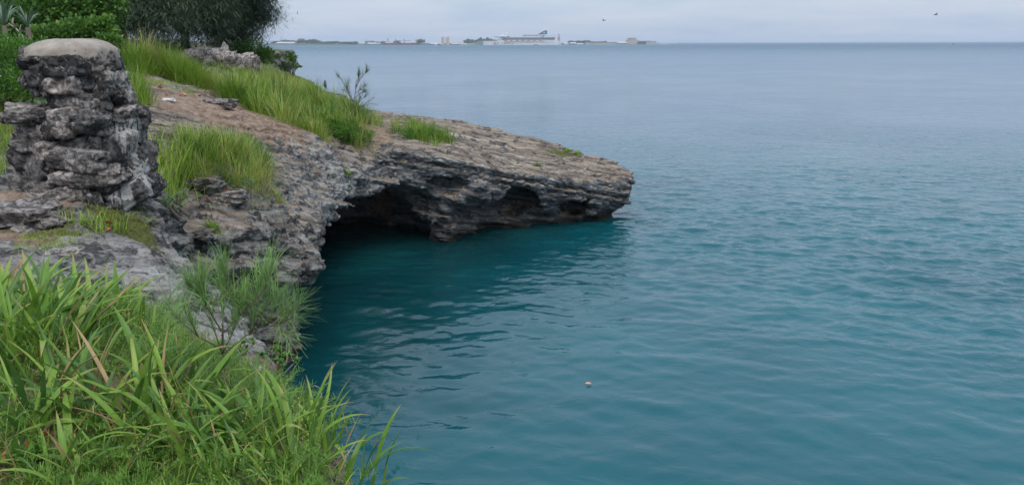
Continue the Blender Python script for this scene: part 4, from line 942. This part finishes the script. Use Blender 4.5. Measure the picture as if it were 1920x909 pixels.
def q_(px, py, dy=0.0): return ((px - 430) / sS, dy, (745 - py) / sS * 0.98)
seedling(430, 745, 'young casuarina seedling with long soft needles on the cliff edge', 1.0,
         [[q_(430, 745), q_(427, 690), q_(424, 645, .02), q_(428, 560, .03)],
          [q_(424, 640), q_(400, 570, .05), q_(385, 520, .08), q_(372, 490, .1)], [q_(425, 630), q_(392, 590, -.08), q_(365, 555, -.1), q_(345, 530, -.1)], [q_(426, 620), q_(428, 540, .05), q_(440, 490, .05), q_(442, 455, .05)],
          [q_(424, 640), q_(450, 600, -.05), q_(475, 550, -.05), q_(492, 500, -.05)], [q_(424, 642), q_(470, 610, .1), q_(500, 560, .15), q_(520, 470, .15)], [q_(470, 612, .08), q_(510, 585, .12), q_(545, 560, .15), q_(575, 530, .15)],
          [q_(427, 590), q_(410, 530, -.05), q_(412, 480, -.08), q_(425, 460, -.1)], [q_(426, 600), q_(455, 570, .1), q_(470, 540, .1), q_(475, 510, .1)], [q_(400, 575, .05), q_(375, 545, .1), q_(360, 515, .12), q_(352, 500, .1)], [q_(475, 550, -.05), q_(505, 520, -.05), q_(525, 495, -.05), q_(545, 450, -.05)],
          [q_(510, 585, .12), q_(530, 590, .1), q_(560, 560, .1), q_(580, 545, .1)]], (.06, .2), (.0020, .0036), 75, .006)
# thin sapling on the bank and shrub on the far edge
g6 = hit(663, 246); s6 = FPX / g6[1]
def k_(px, py, dy=0.0): return ((px - 663) / s6, dy, (246 - py) / s6)
seedling(663, 246, 'thin airy casuarina sapling rising above the grass bank against the sea', 1.0,
         [[k_(663, 246), k_(662, 215), k_(665, 195), k_(672, 165)], [k_(665, 195), k_(655, 170), k_(645, 150), k_(638, 142)], [k_(672, 165), k_(680, 150), k_(690, 140), k_(692, 134)], [k_(668, 185), k_(672, 160, .1), k_(676, 148, .1), k_(678, 138, .1)], [k_(664, 205), k_(676, 192, -.1), k_(684, 184, -.1), k_(692, 180, -.1)],
          [k_(664, 210), k_(680, 200, .1), k_(695, 195, .1), k_(712, 197, .1)], [k_(666, 190), k_(660, 175, -.2), k_(656, 165, -.2), k_(655, 158, -.2)], [k_(670, 175), k_(678, 170), k_(684, 165), k_(690, 160)], [k_(667, 186), k_(676, 178), k_(684, 174), k_(690, 172)]],
         (.15, .36), (.006, .012), 40, .02, mat='needle', name='casuarina_sapling', cat='sapling', base=g6)
b7 = at(548, 138, 46); g7 = ground(b7[0], b7[1])[0]; g7 = g7 if g7 is not None else b7; s7 = FPX / g7[1]
leafy_bush('leafy_shrub', [(at(549, 103, 46), (.16, .16, .25), 1), (at(541, 112, 46), (.2, .2, .2), 1), (at(553, 113, 46), (.2, .2, .25), 1), (at(556, 128, 46), (.3, .2, .1), .7), (at(545, 122, 46), (.2, .2, .15), .6)], 420, (.09, .15), (.05, .09), 'broad',
           'small dark shrub standing alone on the far rock edge', 'shrub', base=g7, stems=2)
# dead twigs at the bank edge
gt = hit(600, 810)
gt = gt if gt is not None else at(600, 800, 4.0)
twig('dead_twig', 'pale bare twig forking above the bank edge over the water', 606, 780, gt[1] - .1, [([(606, 780, 0), (606, 735, 0), (603, 718, 0)], [.004, .003, .0025]), ([(603, 718, 0), (612, 710, 0), (625, 706, 0)], [.0025, .002, .001]), ([(603, 718, 0), (594, 712, 0), (582, 716, 0)], [.0025, .002, .001]), ([(606, 735, 0), (598, 742, 0), (588, 760, 0)], [.0025, .002, .002])], cat='twig')
#__P6__
# ------------------------------------------------------------------ birds, fallen leaves, loose stones
FL = []
for i in range(4):
    a = leaf_arrays(np.zeros((1, 3)), np.array([[1., 0, 0]]), np.array([[0, 0, 1.]]), np.array([1.]), np.array([.62 + .1 * i]), fold=.10 + .05 * i); FL.append(mesh_np('fallen_leaf', a[0], a[1], True)); FL[-1].materials.append(M['fallen'])
def fallen(px, py, size, label, group=None):
    g = hit(px, py)
    if g is None: return
    o = obj('fallen_leaf', FL[rng.integers(0, 4)], None); o.location = g + np.array([0, 0, .02]); o.scale = (size,) * 3; o.rotation_euler = (rng.normal(0, .35), rng.normal(0, .35), rng.uniform(0, 6.28)); tag(o, label, 'leaf', group)
for px, py in ((262, 145), (275, 148), (300, 132), (322, 134), (268, 152), (303, 168), (266, 167), (320, 180), (335, 181), (347, 177), (364, 179), (377, 182), (388, 172), (275, 196), (262, 195), (330, 140), (338, 142), (310, 178)):
    fallen(px, py, .13, 'orange fallen leaf on the dirt path below the grassy mound', 'orange leaves fallen on the dirt path')
for px, py in ((7, 187), (18, 186), (28, 187)): fallen(px, py, .2, 'orange fallen leaf in the turf behind the pillar', 'orange leaves behind the pillar')
for px, py in ((424, 358), (441, 333), (372, 306), (420, 352)): fallen(px, py, .12, 'red-orange fallen leaf caught in the ledge grass clump', 'red leaves in the ledge grass clump')
for px, py in ((98, 419), (200, 424), (208, 430)): fallen(px, py, .14, 'orange fallen leaf on the mossy ledge below the pillar', 'orange leaves on the mossy ledge')
for px, py in ((170, 745), (85, 830), (75, 850), (95, 815), (35, 850)): fallen(px, py, .09, 'brown fallen leaf among the near bank ferns', 'brown leaves on the near bank')
def loose(px, py, s, label, mat='rock', z=.3):
    g = hit(px, py)
    if g is None: return
    v_, f_ = cube_sphere(9, .25, .55, px); o = obj('loose_rock', mesh_np('loose_rock', v_ * np.array([s * 1.5, s, s * .42]), f_, True, {'tan': np.full(len(v_), .8), 'dirt': np.zeros(len(v_)), 'moss': np.zeros(len(v_)), 'spray': np.zeros(len(v_)), 'film': np.zeros(len(v_))}), M[mat]); o.location = g + np.array([0, 0, s * .03]); o.rotation_euler = (0, 0, rng.uniform(-.5, .5)); tag(o, label, 'rock')
loose(482, 205, .62, 'flat pale loose rock at the foot of the grass bank'); loose(500, 203, .4, 'smaller loose rock beside the flat pale one'); loose(317, 188, .2, 'small whitish stone standing on the dirt path', 'pale_stone', 1); loose(412, 196, .55, 'low dark rock breaking through the dirt path', 'stone')
loose(425, 368, .5, 'blocky grey rock wedged under the ledge grass clump', 'stone'); loose(375, 345, .5, 'flat grey rock step beside the ledge grass'); loose(30, 412, .75, 'pale weathered rock on the dirt below the pillar', 'stone'); loose(370, 440, .35, 'pinkish pale rock in the cleft above the seedling'); loose(120, 476, .2, 'small dark rock in the thin turf', 'stone')
# craggy heap below the trees
for i, (px, py, s) in enumerate(((395, 108, 1.3), (425, 112, 1.2), (410, 122, 1.1), (445, 118, 1.0), (385, 122, .9), (430, 128, .8), (460, 124, .8))):
    p = at(px, py, 40.5); g, _ = ground(p[0], p[1]); zb_ = g[2] if g is not None else p[2] - .5
    v_, f_ = cube_sphere(9, .3, .7, i + 3); o = obj('crag', mesh_np('crag', v_ * np.array([s * 1.5, s, max(.7, (p[2] - zb_) + .9)]), f_), M['stone']); o.location = (p[0], p[1], (p[2] + zb_) / 2 - .1); o.rotation_euler = (0, 0, rng.uniform(0, 3)); tag(o, 'jagged grey crag in the rock heap under the trees', 'rock', 'crags under the trees')
for px, py, s, lab in ((640, 196, 1.5, 'mossy rounded boulder at the back edge of the grass bank'), ):
    p = at(px, py, 40); g, _ = ground(p[0], p[1]); v_, f_ = cube_sphere(12, .45, .3, 5); o = obj('boulder', mesh_np('boulder', v_ * np.array([1.6, 1.2, 1.1]), f_, True, {k: np.full(len(v_), q) for k, q in (('moss', .5), ('tan', .3), ('dirt', 0), ('spray', 0), ('film', 0))}), M['rock']); o.location = (p[0], p[1], p[2] - .3); tag(o, lab, 'boulder')
M['feather'] = plain('dark_feather', (0.05, 0.052, 0.06), .7, .3, 20); M['feather_w'] = plain('pale_feather', (0.4, 0.4, 0.4), .7, .2, 20)
def ellipsoid(c, r, n=8):
    th = np.linspace(0, math.pi, n + 1); ph = np.linspace(0, 2 * math.pi, 10, endpoint=False)
    V = [(c[0] + r[0] * math.sin(t) * math.cos(p), c[1] + r[1] * math.sin(t) * math.sin(p), c[2] + r[2] * math.cos(t)) for t in th for p in ph]
    F = [(i * 10 + j, (i + 1) * 10 + j, (i + 1) * 10 + (j + 1) % 10, i * 10 + (j + 1) % 10) for i in range(n) for j in range(10)]
    return V, F
pb = at(610, 166, 41.0); g, _ = ground(pb[0], pb[1]); 
pz = g[2] if g is not None else pb[2]
bird = empty('bird', (pb[0], pb[1], max(pz, pb[2]) - .02)); tag(bird, 'dark bird perched on the rock edge against the sea', 'bird')
MB().add(*ellipsoid((0, 0, .2), (.085, .11, .15))).build('body', M['feather'], bird, True); MB().add(*ellipsoid((.01, -.03, .37), (.05, .06, .055))).tube([(.01, -.08, .37), (.01, -.13, .36)], [.014, .004], 5).build('head', M['feather'], bird, True)
MB().tube([(0, .05, .12), (.02, .14, -.02)], [.05, .02], 6).build('tail', M['feather'], bird, True)
for s in (-.03, .03): MB().tube([(s, 0, .08), (s, 0, -.12)], [.009, .008], 5).build('leg', M['feather'], bird, True)
def gull(px, py, depth, label, roll):
    p = at(px, py, depth); t = empty('flying_bird', p, R(40)); t.rotation_euler = (0, roll, R(40)); tag(t, label, 'bird')
    MB().add(*ellipsoid((0, 0, 0), (.07, .22, .07))).tube([(0, .18, 0), (0, .32, .01)], [.06, .03], 6).tube([(0, -.2, .03), (0, -.3, .02)], [.04, .01], 6).build('body', M['feather'], t, True)
    for s in (-1, 1):
        V = [(s * .05, -.08, .03), (s * .05, .1, .02), (s * .32, -.12, .2), (s * .32, .05, .18), (s * .66, .06, .1), (s * .64, .12, .1)]
        mb = MB().add(V + [(x, y, z - .012) for x, y, z in V], [(0, 2, 3, 1), (2, 4, 5, 3), (7, 9, 8, 6), (9, 11, 10, 8), (0, 6, 8, 2), (2, 8, 10, 4), (1, 3, 9, 7), (3, 5, 11, 9), (4, 10, 11, 5), (0, 1, 7, 6)]); mb.build('wing', M['feather'], t)
gull(1132, 39, 150, 'dark bird flying above the cruise ship stern', .2); gull(1755, 28, 130, 'dark bird flying alone over the open sea', -.3)
lp = at(1097, 721, 7.0 / math.tan(math.asin(-ray(1097, 721)[2]))); lp = np.array([0, 0, CAM_Z]) + ray(1097, 721) * (CAM_Z / -ray(1097, 721)[2])
o = obj('floating_leaf', FL[1].copy(), None); o.data.materials.clear(); o.data.materials.append(plain('drift_leaf', (0.45, 0.22, 0.15), .6)); o.location = (lp[0], lp[1], .03); o.scale = (.15, .13, .12); o.rotation_euler = (.1, .1, .3); tag(o, 'single tan leaf floating on the open water', 'leaf')

# ------------------------------------------------------------------ far shore about 2.7 km off
D = 2700.0
def fx(px, d=D): return at(px, 82, d)[0]
def fz(px, py, d=D): return at(px, py, d)[2]
PXM = (fx(1000) - fx(900)) / 100.0                # metres per photo pixel there
def cz(px, py): return max(0.6, (wl(px) - py) * PXM)
def wl(px): return np.interp(px, [500, 1230], [85.4, 82.6])        # the photo's far waterline
F_ = {k: plain('far_' + k, c, .8, .08, .02) for k, c in dict(white=(.58, .58, .57), cream=(.32, .29, .24), roofw=(.40, .40, .40), green=(.055, .085, .05), stone=(.34, .30, .25), dark=(.10, .10, .10), rust=(.20, .10, .085), grey=(.2, .21, .23), blue=(.02, .05, .16), navy=(.012, .04, .13), glass=(.10, .13, .17), orange=(.5, .2, .08), pink=(.5, .25, .28), teal=(.15, .40, .42), silo=(.46, .38, .31), red=(.35, .10, .08), yellow=(.55, .45, .15), deck=(.5, .5, .5)).items()}
prof_px = [(488, 82), (505, 80), (525, 79), (555, 79.5), (580, 80.5), (610, 81), (640, 81), (665, 83), (690, 81), (715, 81), (740, 81.5), (800, 81.8), (850, 81), (885, 78.5), (900, 74.5), (912, 73), (925, 73.5), (940, 77), (1000, 81), (1050, 80.5), (1075, 79.5), (1110, 79), (1150, 79), (1180, 79.5), (1205, 80), (1226, 80.5), (1229, 83)]
xs = np.array([fx(p[0]) for p in prof_px]); hs = np.array([cz(*p) for p in prof_px])
gxs = np.linspace(xs[0], xs[-1], 420); gys = np.linspace(-30, 240, 28); SV = []; 
for x in gxs:
    h_ = np.interp(x, xs, hs)
    for y in gys:
        t = (y + 30) / 270; e_ = np.clip(t / .28, 0, 1) * np.clip((1 - t) / .2, 0, 1); SV.append((x, D + y, -1.2 + (h_ + 1.2) * e_ ** .7))
SV = np.array(SV); SV[:, 2] += np.clip(SV[:, 2], 0, 5) * .22 * fbm(SV * .05, 3)
i_ = (np.arange(419)[:, None] * 28 + np.arange(27)[None]).ravel(); tag(obj('far_shore', mesh_np('far_shore', SV, np.stack([i_, i_ + 28, i_ + 29, i_ + 1], 1)), F_['green']), kind='structure')
# wooded parts of the far shore
L_ = []
for a_, b_, top in ((505, 520, 78), (522, 560, 76.5), (556, 562, 74.5), (567, 588, 74.8), (590, 625, 79), (632, 662, 79.5), (690, 715, 78.5), (735, 745, 77.8), (778, 792, 75.5), (868, 895, 74.8), (896, 922, 72), (1105, 1140, 78.3), (1068, 1108, 77.2), (1195, 1225, 77.5)):
    k = int((b_ - a_) * 75); px = rng.uniform(a_, b_, k); tp = cz((a_ + b_) / 2, top) * (1 + .2 * vnoise(np.c_[px * .4, np.zeros(k), np.zeros(k)])); z = tp * rng.random(k) ** .7
    C = np.stack([np.array([fx(p) for p in px]), D + 60 + rng.uniform(-40, 40, k), z], 1); L_.append(leaf_arrays(C, rdir(k), rdir(k), rng.uniform(2, 4, k), rng.uniform(1.5, 3, k)))
tag(obj('far_woodland', joined('far_woodland', L_), F_['green']), kind='stuff')
def shed(name, a_, b_, ytop, ywall, y0, label, cat, wall, roof, group=None, dep=35, nwin=0, winmat='glass'):
    x0, x1 = fx(a_, D + y0), fx(b_, D + y0); t = empty(name, ((x0 + x1) / 2, D + y0, 0)); tag(t, label, cat, group); w_ = (x1 - x0) / 2; zt, zw = cz((a_ + b_) / 2, ytop), cz((a_ + b_) / 2, ywall)
    MB().box(-w_, w_, 0, dep, -.5, zw).build('wall', F_[wall], t); MB().gable(-w_, w_, 0, dep, zw + .05, max(zt, zw + .6), .8).build('roof', F_[roof], t)
    for i in range(nwin):
        c_ = -w_ + (i + .5) * 2 * w_ / nwin; ww_ = w_ / nwin * .55; MB().box(c_ - ww_, c_ + ww_, -.25, .2, zw * .25, zw * .75).build('window', F_[winmat], t)
    return t
for a in [(518, 534, 78.7, 81, -25, 'long white-roofed shed beside trees at the end of the far shore', 'shed', 'cream', 'roofw'), (535, 551, 78.7, 81, -25, 'second long white-roofed shed on the far shore', 'shed', 'cream', 'roofw'),
          (689, 704, 79.8, 82, -28, 'white-roofed warehouse on the far shore left of the freighter', 'warehouse', 'grey', 'roofw'), (705, 712, 79.5, 83, -28, 'small pale harbour building next to the freighter stern', 'building', 'grey', 'grey'),
          (684, 700, 76.5, 79, 40, 'brown stone barracks roof behind the white warehouse', 'building', 'stone', 'dark'), (789, 806, 80, 81.2, -26, 'pale blue-grey warehouse beside the freighter bow', 'warehouse', 'grey', 'grey'), (805, 822, 80, 82.2, -28, 'white-roofed warehouse next to the silos', 'warehouse', 'dark', 'roofw'),
          (844, 870, 78.6, 80.3, 10, 'long cream building behind the silos', 'building', 'cream', 'cream'), (846, 860, 80.6, 82, -26, 'low dark-walled shed right of the silos', 'shed', 'grey', 'roofw'), (862, 874, 81, 82.4, -27, 'low white dock shed before the dark trees', 'shed', 'white', 'roofw'), (875, 893, 82, 83, -28, 'low pale quay building beside the ship bow', 'building', 'cream', 'cream'),
          (1049, 1056, 80.8, 82, -28, 'white quay hut near the ship stern', 'hut', 'white', 'dark'), (1058, 1066, 79.5, 81.5, -26, 'white gabled house near the ship stern', 'house', 'white', 'roofw'), (1069, 1080, 78.9, 81, -24, 'white-roofed house on the dockyard quay', 'house', 'cream', 'roofw'), (1082, 1094, 80.5, 82, -27, 'low white shed on the dockyard quay', 'shed', 'white', 'roofw'), (1078, 1098, 76.8, 78.5, 30, 'dark-roofed long dockyard building', 'building', 'stone', 'dark')]:
    shed('far_building', *a, nwin=max(2, int((a[1] - a[0]) / 4)))
# twin silos
for a_, b_, lab in ((828.2, 834.4, 'beige concrete silo tower nearer the white warehouse'), (836.6, 843.8, 'beige concrete silo tower nearer the cream building')):
    x0, x1 = fx(a_), fx(b_); t = empty('silo_tower', ((x0 + x1) / 2, D - 20, 0)); tag(t, lab, 'silo'); h_ = cz(836, 71); r_ = (x1 - x0) / 4
    for cx_ in (-r_, r_): MB().tube([(cx_, 0, -.5), (cx_, 0, h_)], r_ * 1.02, 14).build('barrel', F_['silo'], t)
    MB().box(-r_ * 1.7, r_ * 1.7, -r_ * .7, r_ * .7, h_ + .02, h_ + 1.6).build('head_house', F_['silo'], t); MB().box(r_ * .3, r_ * .8, -2, 2, h_ + 1.65, h_ + 4).build('vent', F_['dark'], t)
# freighter
x0, x1 = fx(725), fx(788); Lf = x1 - x0; t = empty('cargo_ship', ((x0 + x1) / 2, D - 62, 0)); tag(t, 'rust-red cargo ship with white bridge and two deck cranes on the far shore', 'cargo ship')
hl = cz(750, 80.3)
MB().prism([(-Lf / 2, -10), (Lf / 2 - 14, -11), (Lf / 2, 0), (Lf / 2 - 14, 11), (-Lf / 2, 10)], -1, hl * .55).build('lower_hull', F_['rust'], t); MB().prism([(-Lf / 2 - 1, -10.3), (Lf / 2 - 13, -11.3), (Lf / 2 + 2, 0), (Lf / 2 - 13, 11.3), (-Lf / 2 - 1, 10.3)], hl * .55 + .01, hl).build('upper_hull', F_['dark'], t)
bx0 = fx(729) - (x0 + x1) / 2
br = MB().box(bx0, bx0 + 14, -8, 8, hl + .01, cz(735, 76.5)).build('bridge', F_['white'], t); MB().box(bx0 + 1, bx0 + 13, -8.2, -8.0, cz(735, 78), cz(735, 77.3)).build('window_band', F_['glass'], br)
MB().box(bx0 + 4, bx0 + 9, -3, 3, cz(735, 76.4), cz(735, 73.5)).build('funnel', F_['grey'], t); MB().tube([(bx0 + 7, 0, cz(735, 73.4)), (bx0 + 7, 0, cz(735, 70.5))], .5, 5).build('mast', F_['grey'], t)
for px in (746.8, 762.8):
    c_ = fx(px) - (x0 + x1) / 2; cr = MB().tube([(c_, 0, hl), (c_, 0, cz(px, 73))], 1.6, 8).build('deck_crane', F_['grey'], t); MB().tube([(c_, -1, cz(px, 76.4)), (c_ + 22, -2, cz(px, 76.0))], .8, 6).build('jib', F_['grey'], cr)
# cruise ship: local x from bow (-) to stern (+), seen on its quarter
xs0, xs1 = fx(905), fx(1047); t = empty('cruise_ship', ((xs0 + xs1) / 2, D - 120, 0)); tag(t, 'large white cruise ship with navy funnel berthed at the far dockyard', 'cruise ship')
yaw = R(-18); t.rotation_euler = (0, 0, yaw); LS = (xs1 - xs0 - 32 * math.sin(-yaw)) / math.cos(yaw); hL = LS / 2; W2 = 16
def ph(py): return (wl(980) - py) * PXM
def hull_out(k=0.0, bow=55): return [(-hL - k, 0), (-hL + bow * .35, -W2 * .5 - k), (-hL + bow, -W2 - k), (hL + k, -W2 - k), (hL + k, W2 + k), (-hL + bow, W2 + k), (-hL + bow * .35, W2 * .5 + k)]
hz = ph(77.0)
h1 = MB().prism(hull_out(), -1.5, hz).build('hull', F_['white'], t)
for i in range(36):
    c_ = -hL + 70 + i * (LS - 80) / 36; MB().box(c_, c_ + 2.2, -W2 - .15, -W2 + .2, hz * .52, hz * .64).build('porthole', F_['glass'], h1)
for c_, m_, w_, z0, z1 in ((-hL + 40, 'orange', 9, .25, .7), (-hL + 52, 'teal', 8, .3, .75), (-hL + 64, 'yellow', 7, .2, .5), (-hL + 74, 'teal', 9, .15, .6), (-hL + 90, 'pink', 9, .25, .7), (-hL + 101, 'red', 6, .2, .55), (-hL + 84, 'blue', 5, .3, .65)):
    yo = -W2 if c_ > -hL + 55 else -W2 + (55 - (c_ + w_ + hL)) / 36 * 8
    MB().add([(c_, -W2 - .3, hz * z0), (c_ + w_, -W2 - .3, hz * (z0 + .1)), (c_ + w_ * .8, -W2 - .3, hz * z1), (c_ + w_ * .2, -W2 - .3, hz * (z1 - .08)), (c_, -W2 + .4, hz * z0), (c_ + w_, -W2 + .4, hz * (z0 + .1)), (c_ + w_ * .8, -W2 + .4, hz * z1), (c_ + w_ * .2, -W2 + .4, hz * (z1 - .08))], [(0, 1, 2, 3), (7, 6, 5, 4), (0, 4, 5, 1), (1, 5, 6, 2), (2, 6, 7, 3), (3, 7, 4, 0)]).build('painted_motif', F_[m_], h1)
for i in range(14): MB().tube([(-hL + 78 + i * 9.5, -W2 - 1.2, hz + 1.6), (-hL + 85 + i * 9.5, -W2 - 1.2, hz + 1.6)], 1.5, 8).build('lifeboat', F_['orange'] if i % 2 == 0 else F_['white'], t)
sup = MB().box(-hL + 62, hL - 3, -W2 + 1, W2 - 1, hz + .02, ph(70.6)).build('superstructure', F_['white'], t)
nd = 6; dz_ = (ph(70.8) - hz - 3.2) / nd
for k in range(nd):
    z = hz + 3.2 + k * dz_; MB().box(-hL + 66 + k * 1.5, hL - 12, -W2 + .55, -W2 + .98, z + dz_ * .3, z + dz_).build('balcony_band', F_['glass'] if k else F_['grey'], sup)
for k in range(7): MB().box(hL - 3.02, hL - 2.6, -W2 + 3, W2 - 3, hz + 2 + k * 3, hz + 3.2 + k * 3).build('stern_window_band', F_['glass'], sup)
MB().box(-hL + 52, -hL + 62, -W2 + 2, W2 - 2, hz + .02, ph(73)).build('forward_house', F_['white'], t)
wh = MB().box(-hL + 46, -hL + 84, -W2 - 2, W2 + 2, ph(70.4), ph(68.6)).build('bridge', F_['white'], t); MB().box(-hL + 45.7, -hL + 82, -W2 - 2.3, -W2 - 1.9, ph(70.0), ph(69.2)).build('window_band', F_['glass'], wh)
MB().box(-hL + 56, -hL + 100, -W2 + 4, W2 - 4, ph(68.5), ph(66.8)).build('upper_deck', F_['white'], t); MB().box(-hL + 100, hL - 55, -W2 + 2, W2 - 2, ph(70.55), ph(69.3)).build('pool_deck', F_['deck'], t)
ud = MB().box(hL - 118, hL - 42, -W2 + 2.5, W2 - 2.5, ph(69.2), ph(65.4)).build('aft_deck_house', F_['white'], t)
for i in range(9): MB().box(hL - 115 + i * 8, hL - 110 + i * 8, -W2 + 2.2, -W2 + 2.6, ph(68.2), ph(66.4)).build('window', F_['glass'], ud)
MB().box(hL - 42, hL - 14, -W2 + 2, W2 - 2, ph(70.5), ph(66.9)).build('stern_terrace', F_['white'], t)
MB().tube([(-hL + 74, 0, ph(66.8)), (-hL + 80, 0, ph(61.5))], [2.5, 1.4], 8).add(*ellipsoid((-hL + 66, 0, ph(65.6)), (3, 3, 3))).build('radar_mast', F_['white'], t, True)
fn = MB().add([(hL - 70, -6, ph(65.4)), (hL - 42, -6, ph(65.4)), (hL - 42, 6, ph(65.4)), (hL - 70, 6, ph(65.4)), (hL - 50, -4, ph(59.4)), (hL - 43, -4, ph(59.0)), (hL - 43, 4, ph(59.0)), (hL - 50, 4, ph(59.4))], [(3, 2, 1, 0), (4, 5, 6, 7), (0, 1, 5, 4), (1, 2, 6, 5), (2, 3, 7, 6), (3, 0, 4, 7)]).build('funnel', F_['navy'], t)
MB().add([(hL - 53, -6.0, ph(64)), (hL - 46, -6.0, ph(64)), (hL - 46, -5.6, ph(61.6)), (hL - 51, -5.6, ph(61.6)), (hL - 53, -5, ph(64)), (hL - 46, -5, ph(64)), (hL - 46, -4.6, ph(61.6)), (hL - 51, -4.6, ph(61.6))], [(0, 1, 2, 3), (7, 6, 5, 4), (0, 4, 5, 1), (1, 5, 6, 2), (2, 6, 7, 3), (3, 7, 4, 0)]).build('emblem', F_['teal'], fn)
# dockyard walls and keep on the right
def rampart(a_, b_, ytop, label, mat, y0=-30, dep=25):
    x0, x1 = fx(a_), fx(b_); t = empty('rampart', ((x0 + x1) / 2, D + y0, 0)); tag(t, label, 'rampart'); w_ = (x1 - x0) / 2; h_ = cz((a_ + b_) / 2, ytop); MB().box(-w_, w_, 0, dep, -1, h_, .6).build('wall', F_[mat], t); MB().box(-w_, w_, -.3, .9, h_ + .01, h_ + 1.2).build('parapet', F_[mat], t)
rampart(1103, 1146, 79.6, 'long dark stone rampart between dockyard and white terrace', 'stone'); rampart(1096, 1106, 79, 'short stone bastion beside the dockyard houses', 'stone', -34); rampart(1208, 1227, 77.5, 'pale stone bastion at the seaward end of the far shore', 'stone', -36, 40); rampart(1193, 1210, 78.2, 'dark stone curtain wall right of the keep', 'dark'); rampart(1144, 1156, 79, 'stone wall left of the white terrace', 'stone', -32)
x0, x1 = fx(1174), fx(1195.5); t = empty('stone_keep', ((x0 + x1) / 2, D - 20, 0)); tag(t, 'square stone keep with flat pale roof on the fort', 'fort'); w_ = (x1 - x0) / 2
MB().box(-w_, w_, 0, 34, -1, cz(1185, 74.2), .8).build('base', F_['stone'], t); kp = MB().box(-w_ * .72, w_ * .6, 2, 30, cz(1185, 74.1), cz(1185, 71.6)).build('upper_storey', F_['stone'], t); MB().box(-w_ * .66, w_ * .52, 1, 30, cz(1185, 71.5), cz(1185, 70.6)).build('roof', F_['roofw'], t)
for i in range(4): MB().box(-w_ * .6 + i * w_ * .3, -w_ * .48 + i * w_ * .3, 1.7, 2.2, cz(1185, 73.6), cz(1185, 72.3)).build('window', F_['glass'], kp)
t = shed('terrace_house', 1156, 1176, 77.8, 80, -36, 'white terrace building at the foot of the keep', 'building', 'cream', 'roofw', nwin=4)
# boats and marks on the water
def sailboat(px, d, h_, label):
    x = fx(px, d); t = empty('sailboat', (x, d, 0)); tag(t, label, 'boat'); s = h_
    MB().prism([(-s * .4, -s * .1), (s * .25, -s * .12), (s * .45, 0), (s * .25, s * .12), (-s * .4, s * .1)], -.3, s * .12).build('hull', F_['dark'], t); MB().tube([(0, 0, 0), (0, 0, s)], s * .012, 5).build('mast', F_['white'], t)
    MB().add([(0.02, 0, s * .18), (s * .3, .05, s * .18), (.02, 0, s * .97), (.02, .06, s * .18), (s * .3, .11, s * .18), (.02, .06, s * .97)], [(0, 1, 2), (5, 4, 3), (0, 3, 4, 1), (1, 4, 5, 2), (2, 5, 3, 0)]).build('sail', F_['white'], t)
sailboat(825, 2350, 16, 'small sailboat in front of the twin silos'); sailboat(697, 2300, 7, 'tiny white sailboat off the white warehouse')
def launch(px, d, l_, label, mat='dark'):
    x = fx(px, d); t = empty('motor_launch', (x, d, 0)); tag(t, label, 'boat'); MB().prism([(-l_ / 2, -2), (l_ / 3, -2), (l_ / 2, 0), (l_ / 3, 2), (-l_ / 2, 2)], -.3, 2).build('hull', F_[mat], t); MB().box(-l_ * .25, l_ * .1, -1.5, 1.5, 2.02, 4).build('cabin', F_['white'], t)
launch(1005, 2250, 13, 'dark motor launch in front of the cruise ship'); launch(817, 2500, 8, 'small white launch beside the sailboat', 'white')
def islet(px, d, w_, h_, label):
    v_, f_ = cube_sphere(8, .6, .35, px); o = obj('reef_rock', mesh_np('reef_rock', v_ * np.array([w_, w_ * .6, h_ * 2]), f_), F_['stone']); o.location = (fx(px, d), d, 0); tag(o, label, 'rock')
islet(1243, 2900, 26, 3.2, 'low reef rock just off the end of the far shore'); islet(1255, 3000, 16, 3.0, 'middle low reef rock beyond the far shore'); islet(1264, 3100, 18, 3.2, 'outermost low reef rock beyond the far shore')
def buoy(px, d, label):
    t = empty('channel_buoy', (fx(px, d), d, 0)); tag(t, label, 'buoy'); MB().tube([(0, 0, -.5), (0, 0, 1.2)], [1.6, 1.5], 10).build('float', F_['dark'], t); MB().tube([(0, 0, 1.21), (0, 0, 4.2)], [.8, .3], 6).build('tower', F_['dark'], t)
buoy(1788, 1700, 'dark channel buoy on the open horizon'); buoy(1540, 2600, 'faint small buoy on the horizon off the reef rocks')

# ------------------------------------------------------------------ sea air
hb = MB().box(-9600, 9600, -120, 12600, -2.4, 62).mesh('haze'); hm = bpy.data.materials.new('haze'); hm.use_nodes = True; hn = hm.node_tree; hn.nodes.clear()
ho = N(hn, 'ShaderNodeOutputMaterial'); hv = N(hn, 'ShaderNodeVolumePrincipled'); hv.inputs['Color'].default_value = (.80, .88, 1.0, 1); hv.inputs['Density'].default_value = 0.00010; hv.inputs['Anisotropy'].default_value = 0.2
L(hn, hv.outputs[0], ho.inputs['Volume']); tag(obj('haze', hb, hm), kind='stuff')
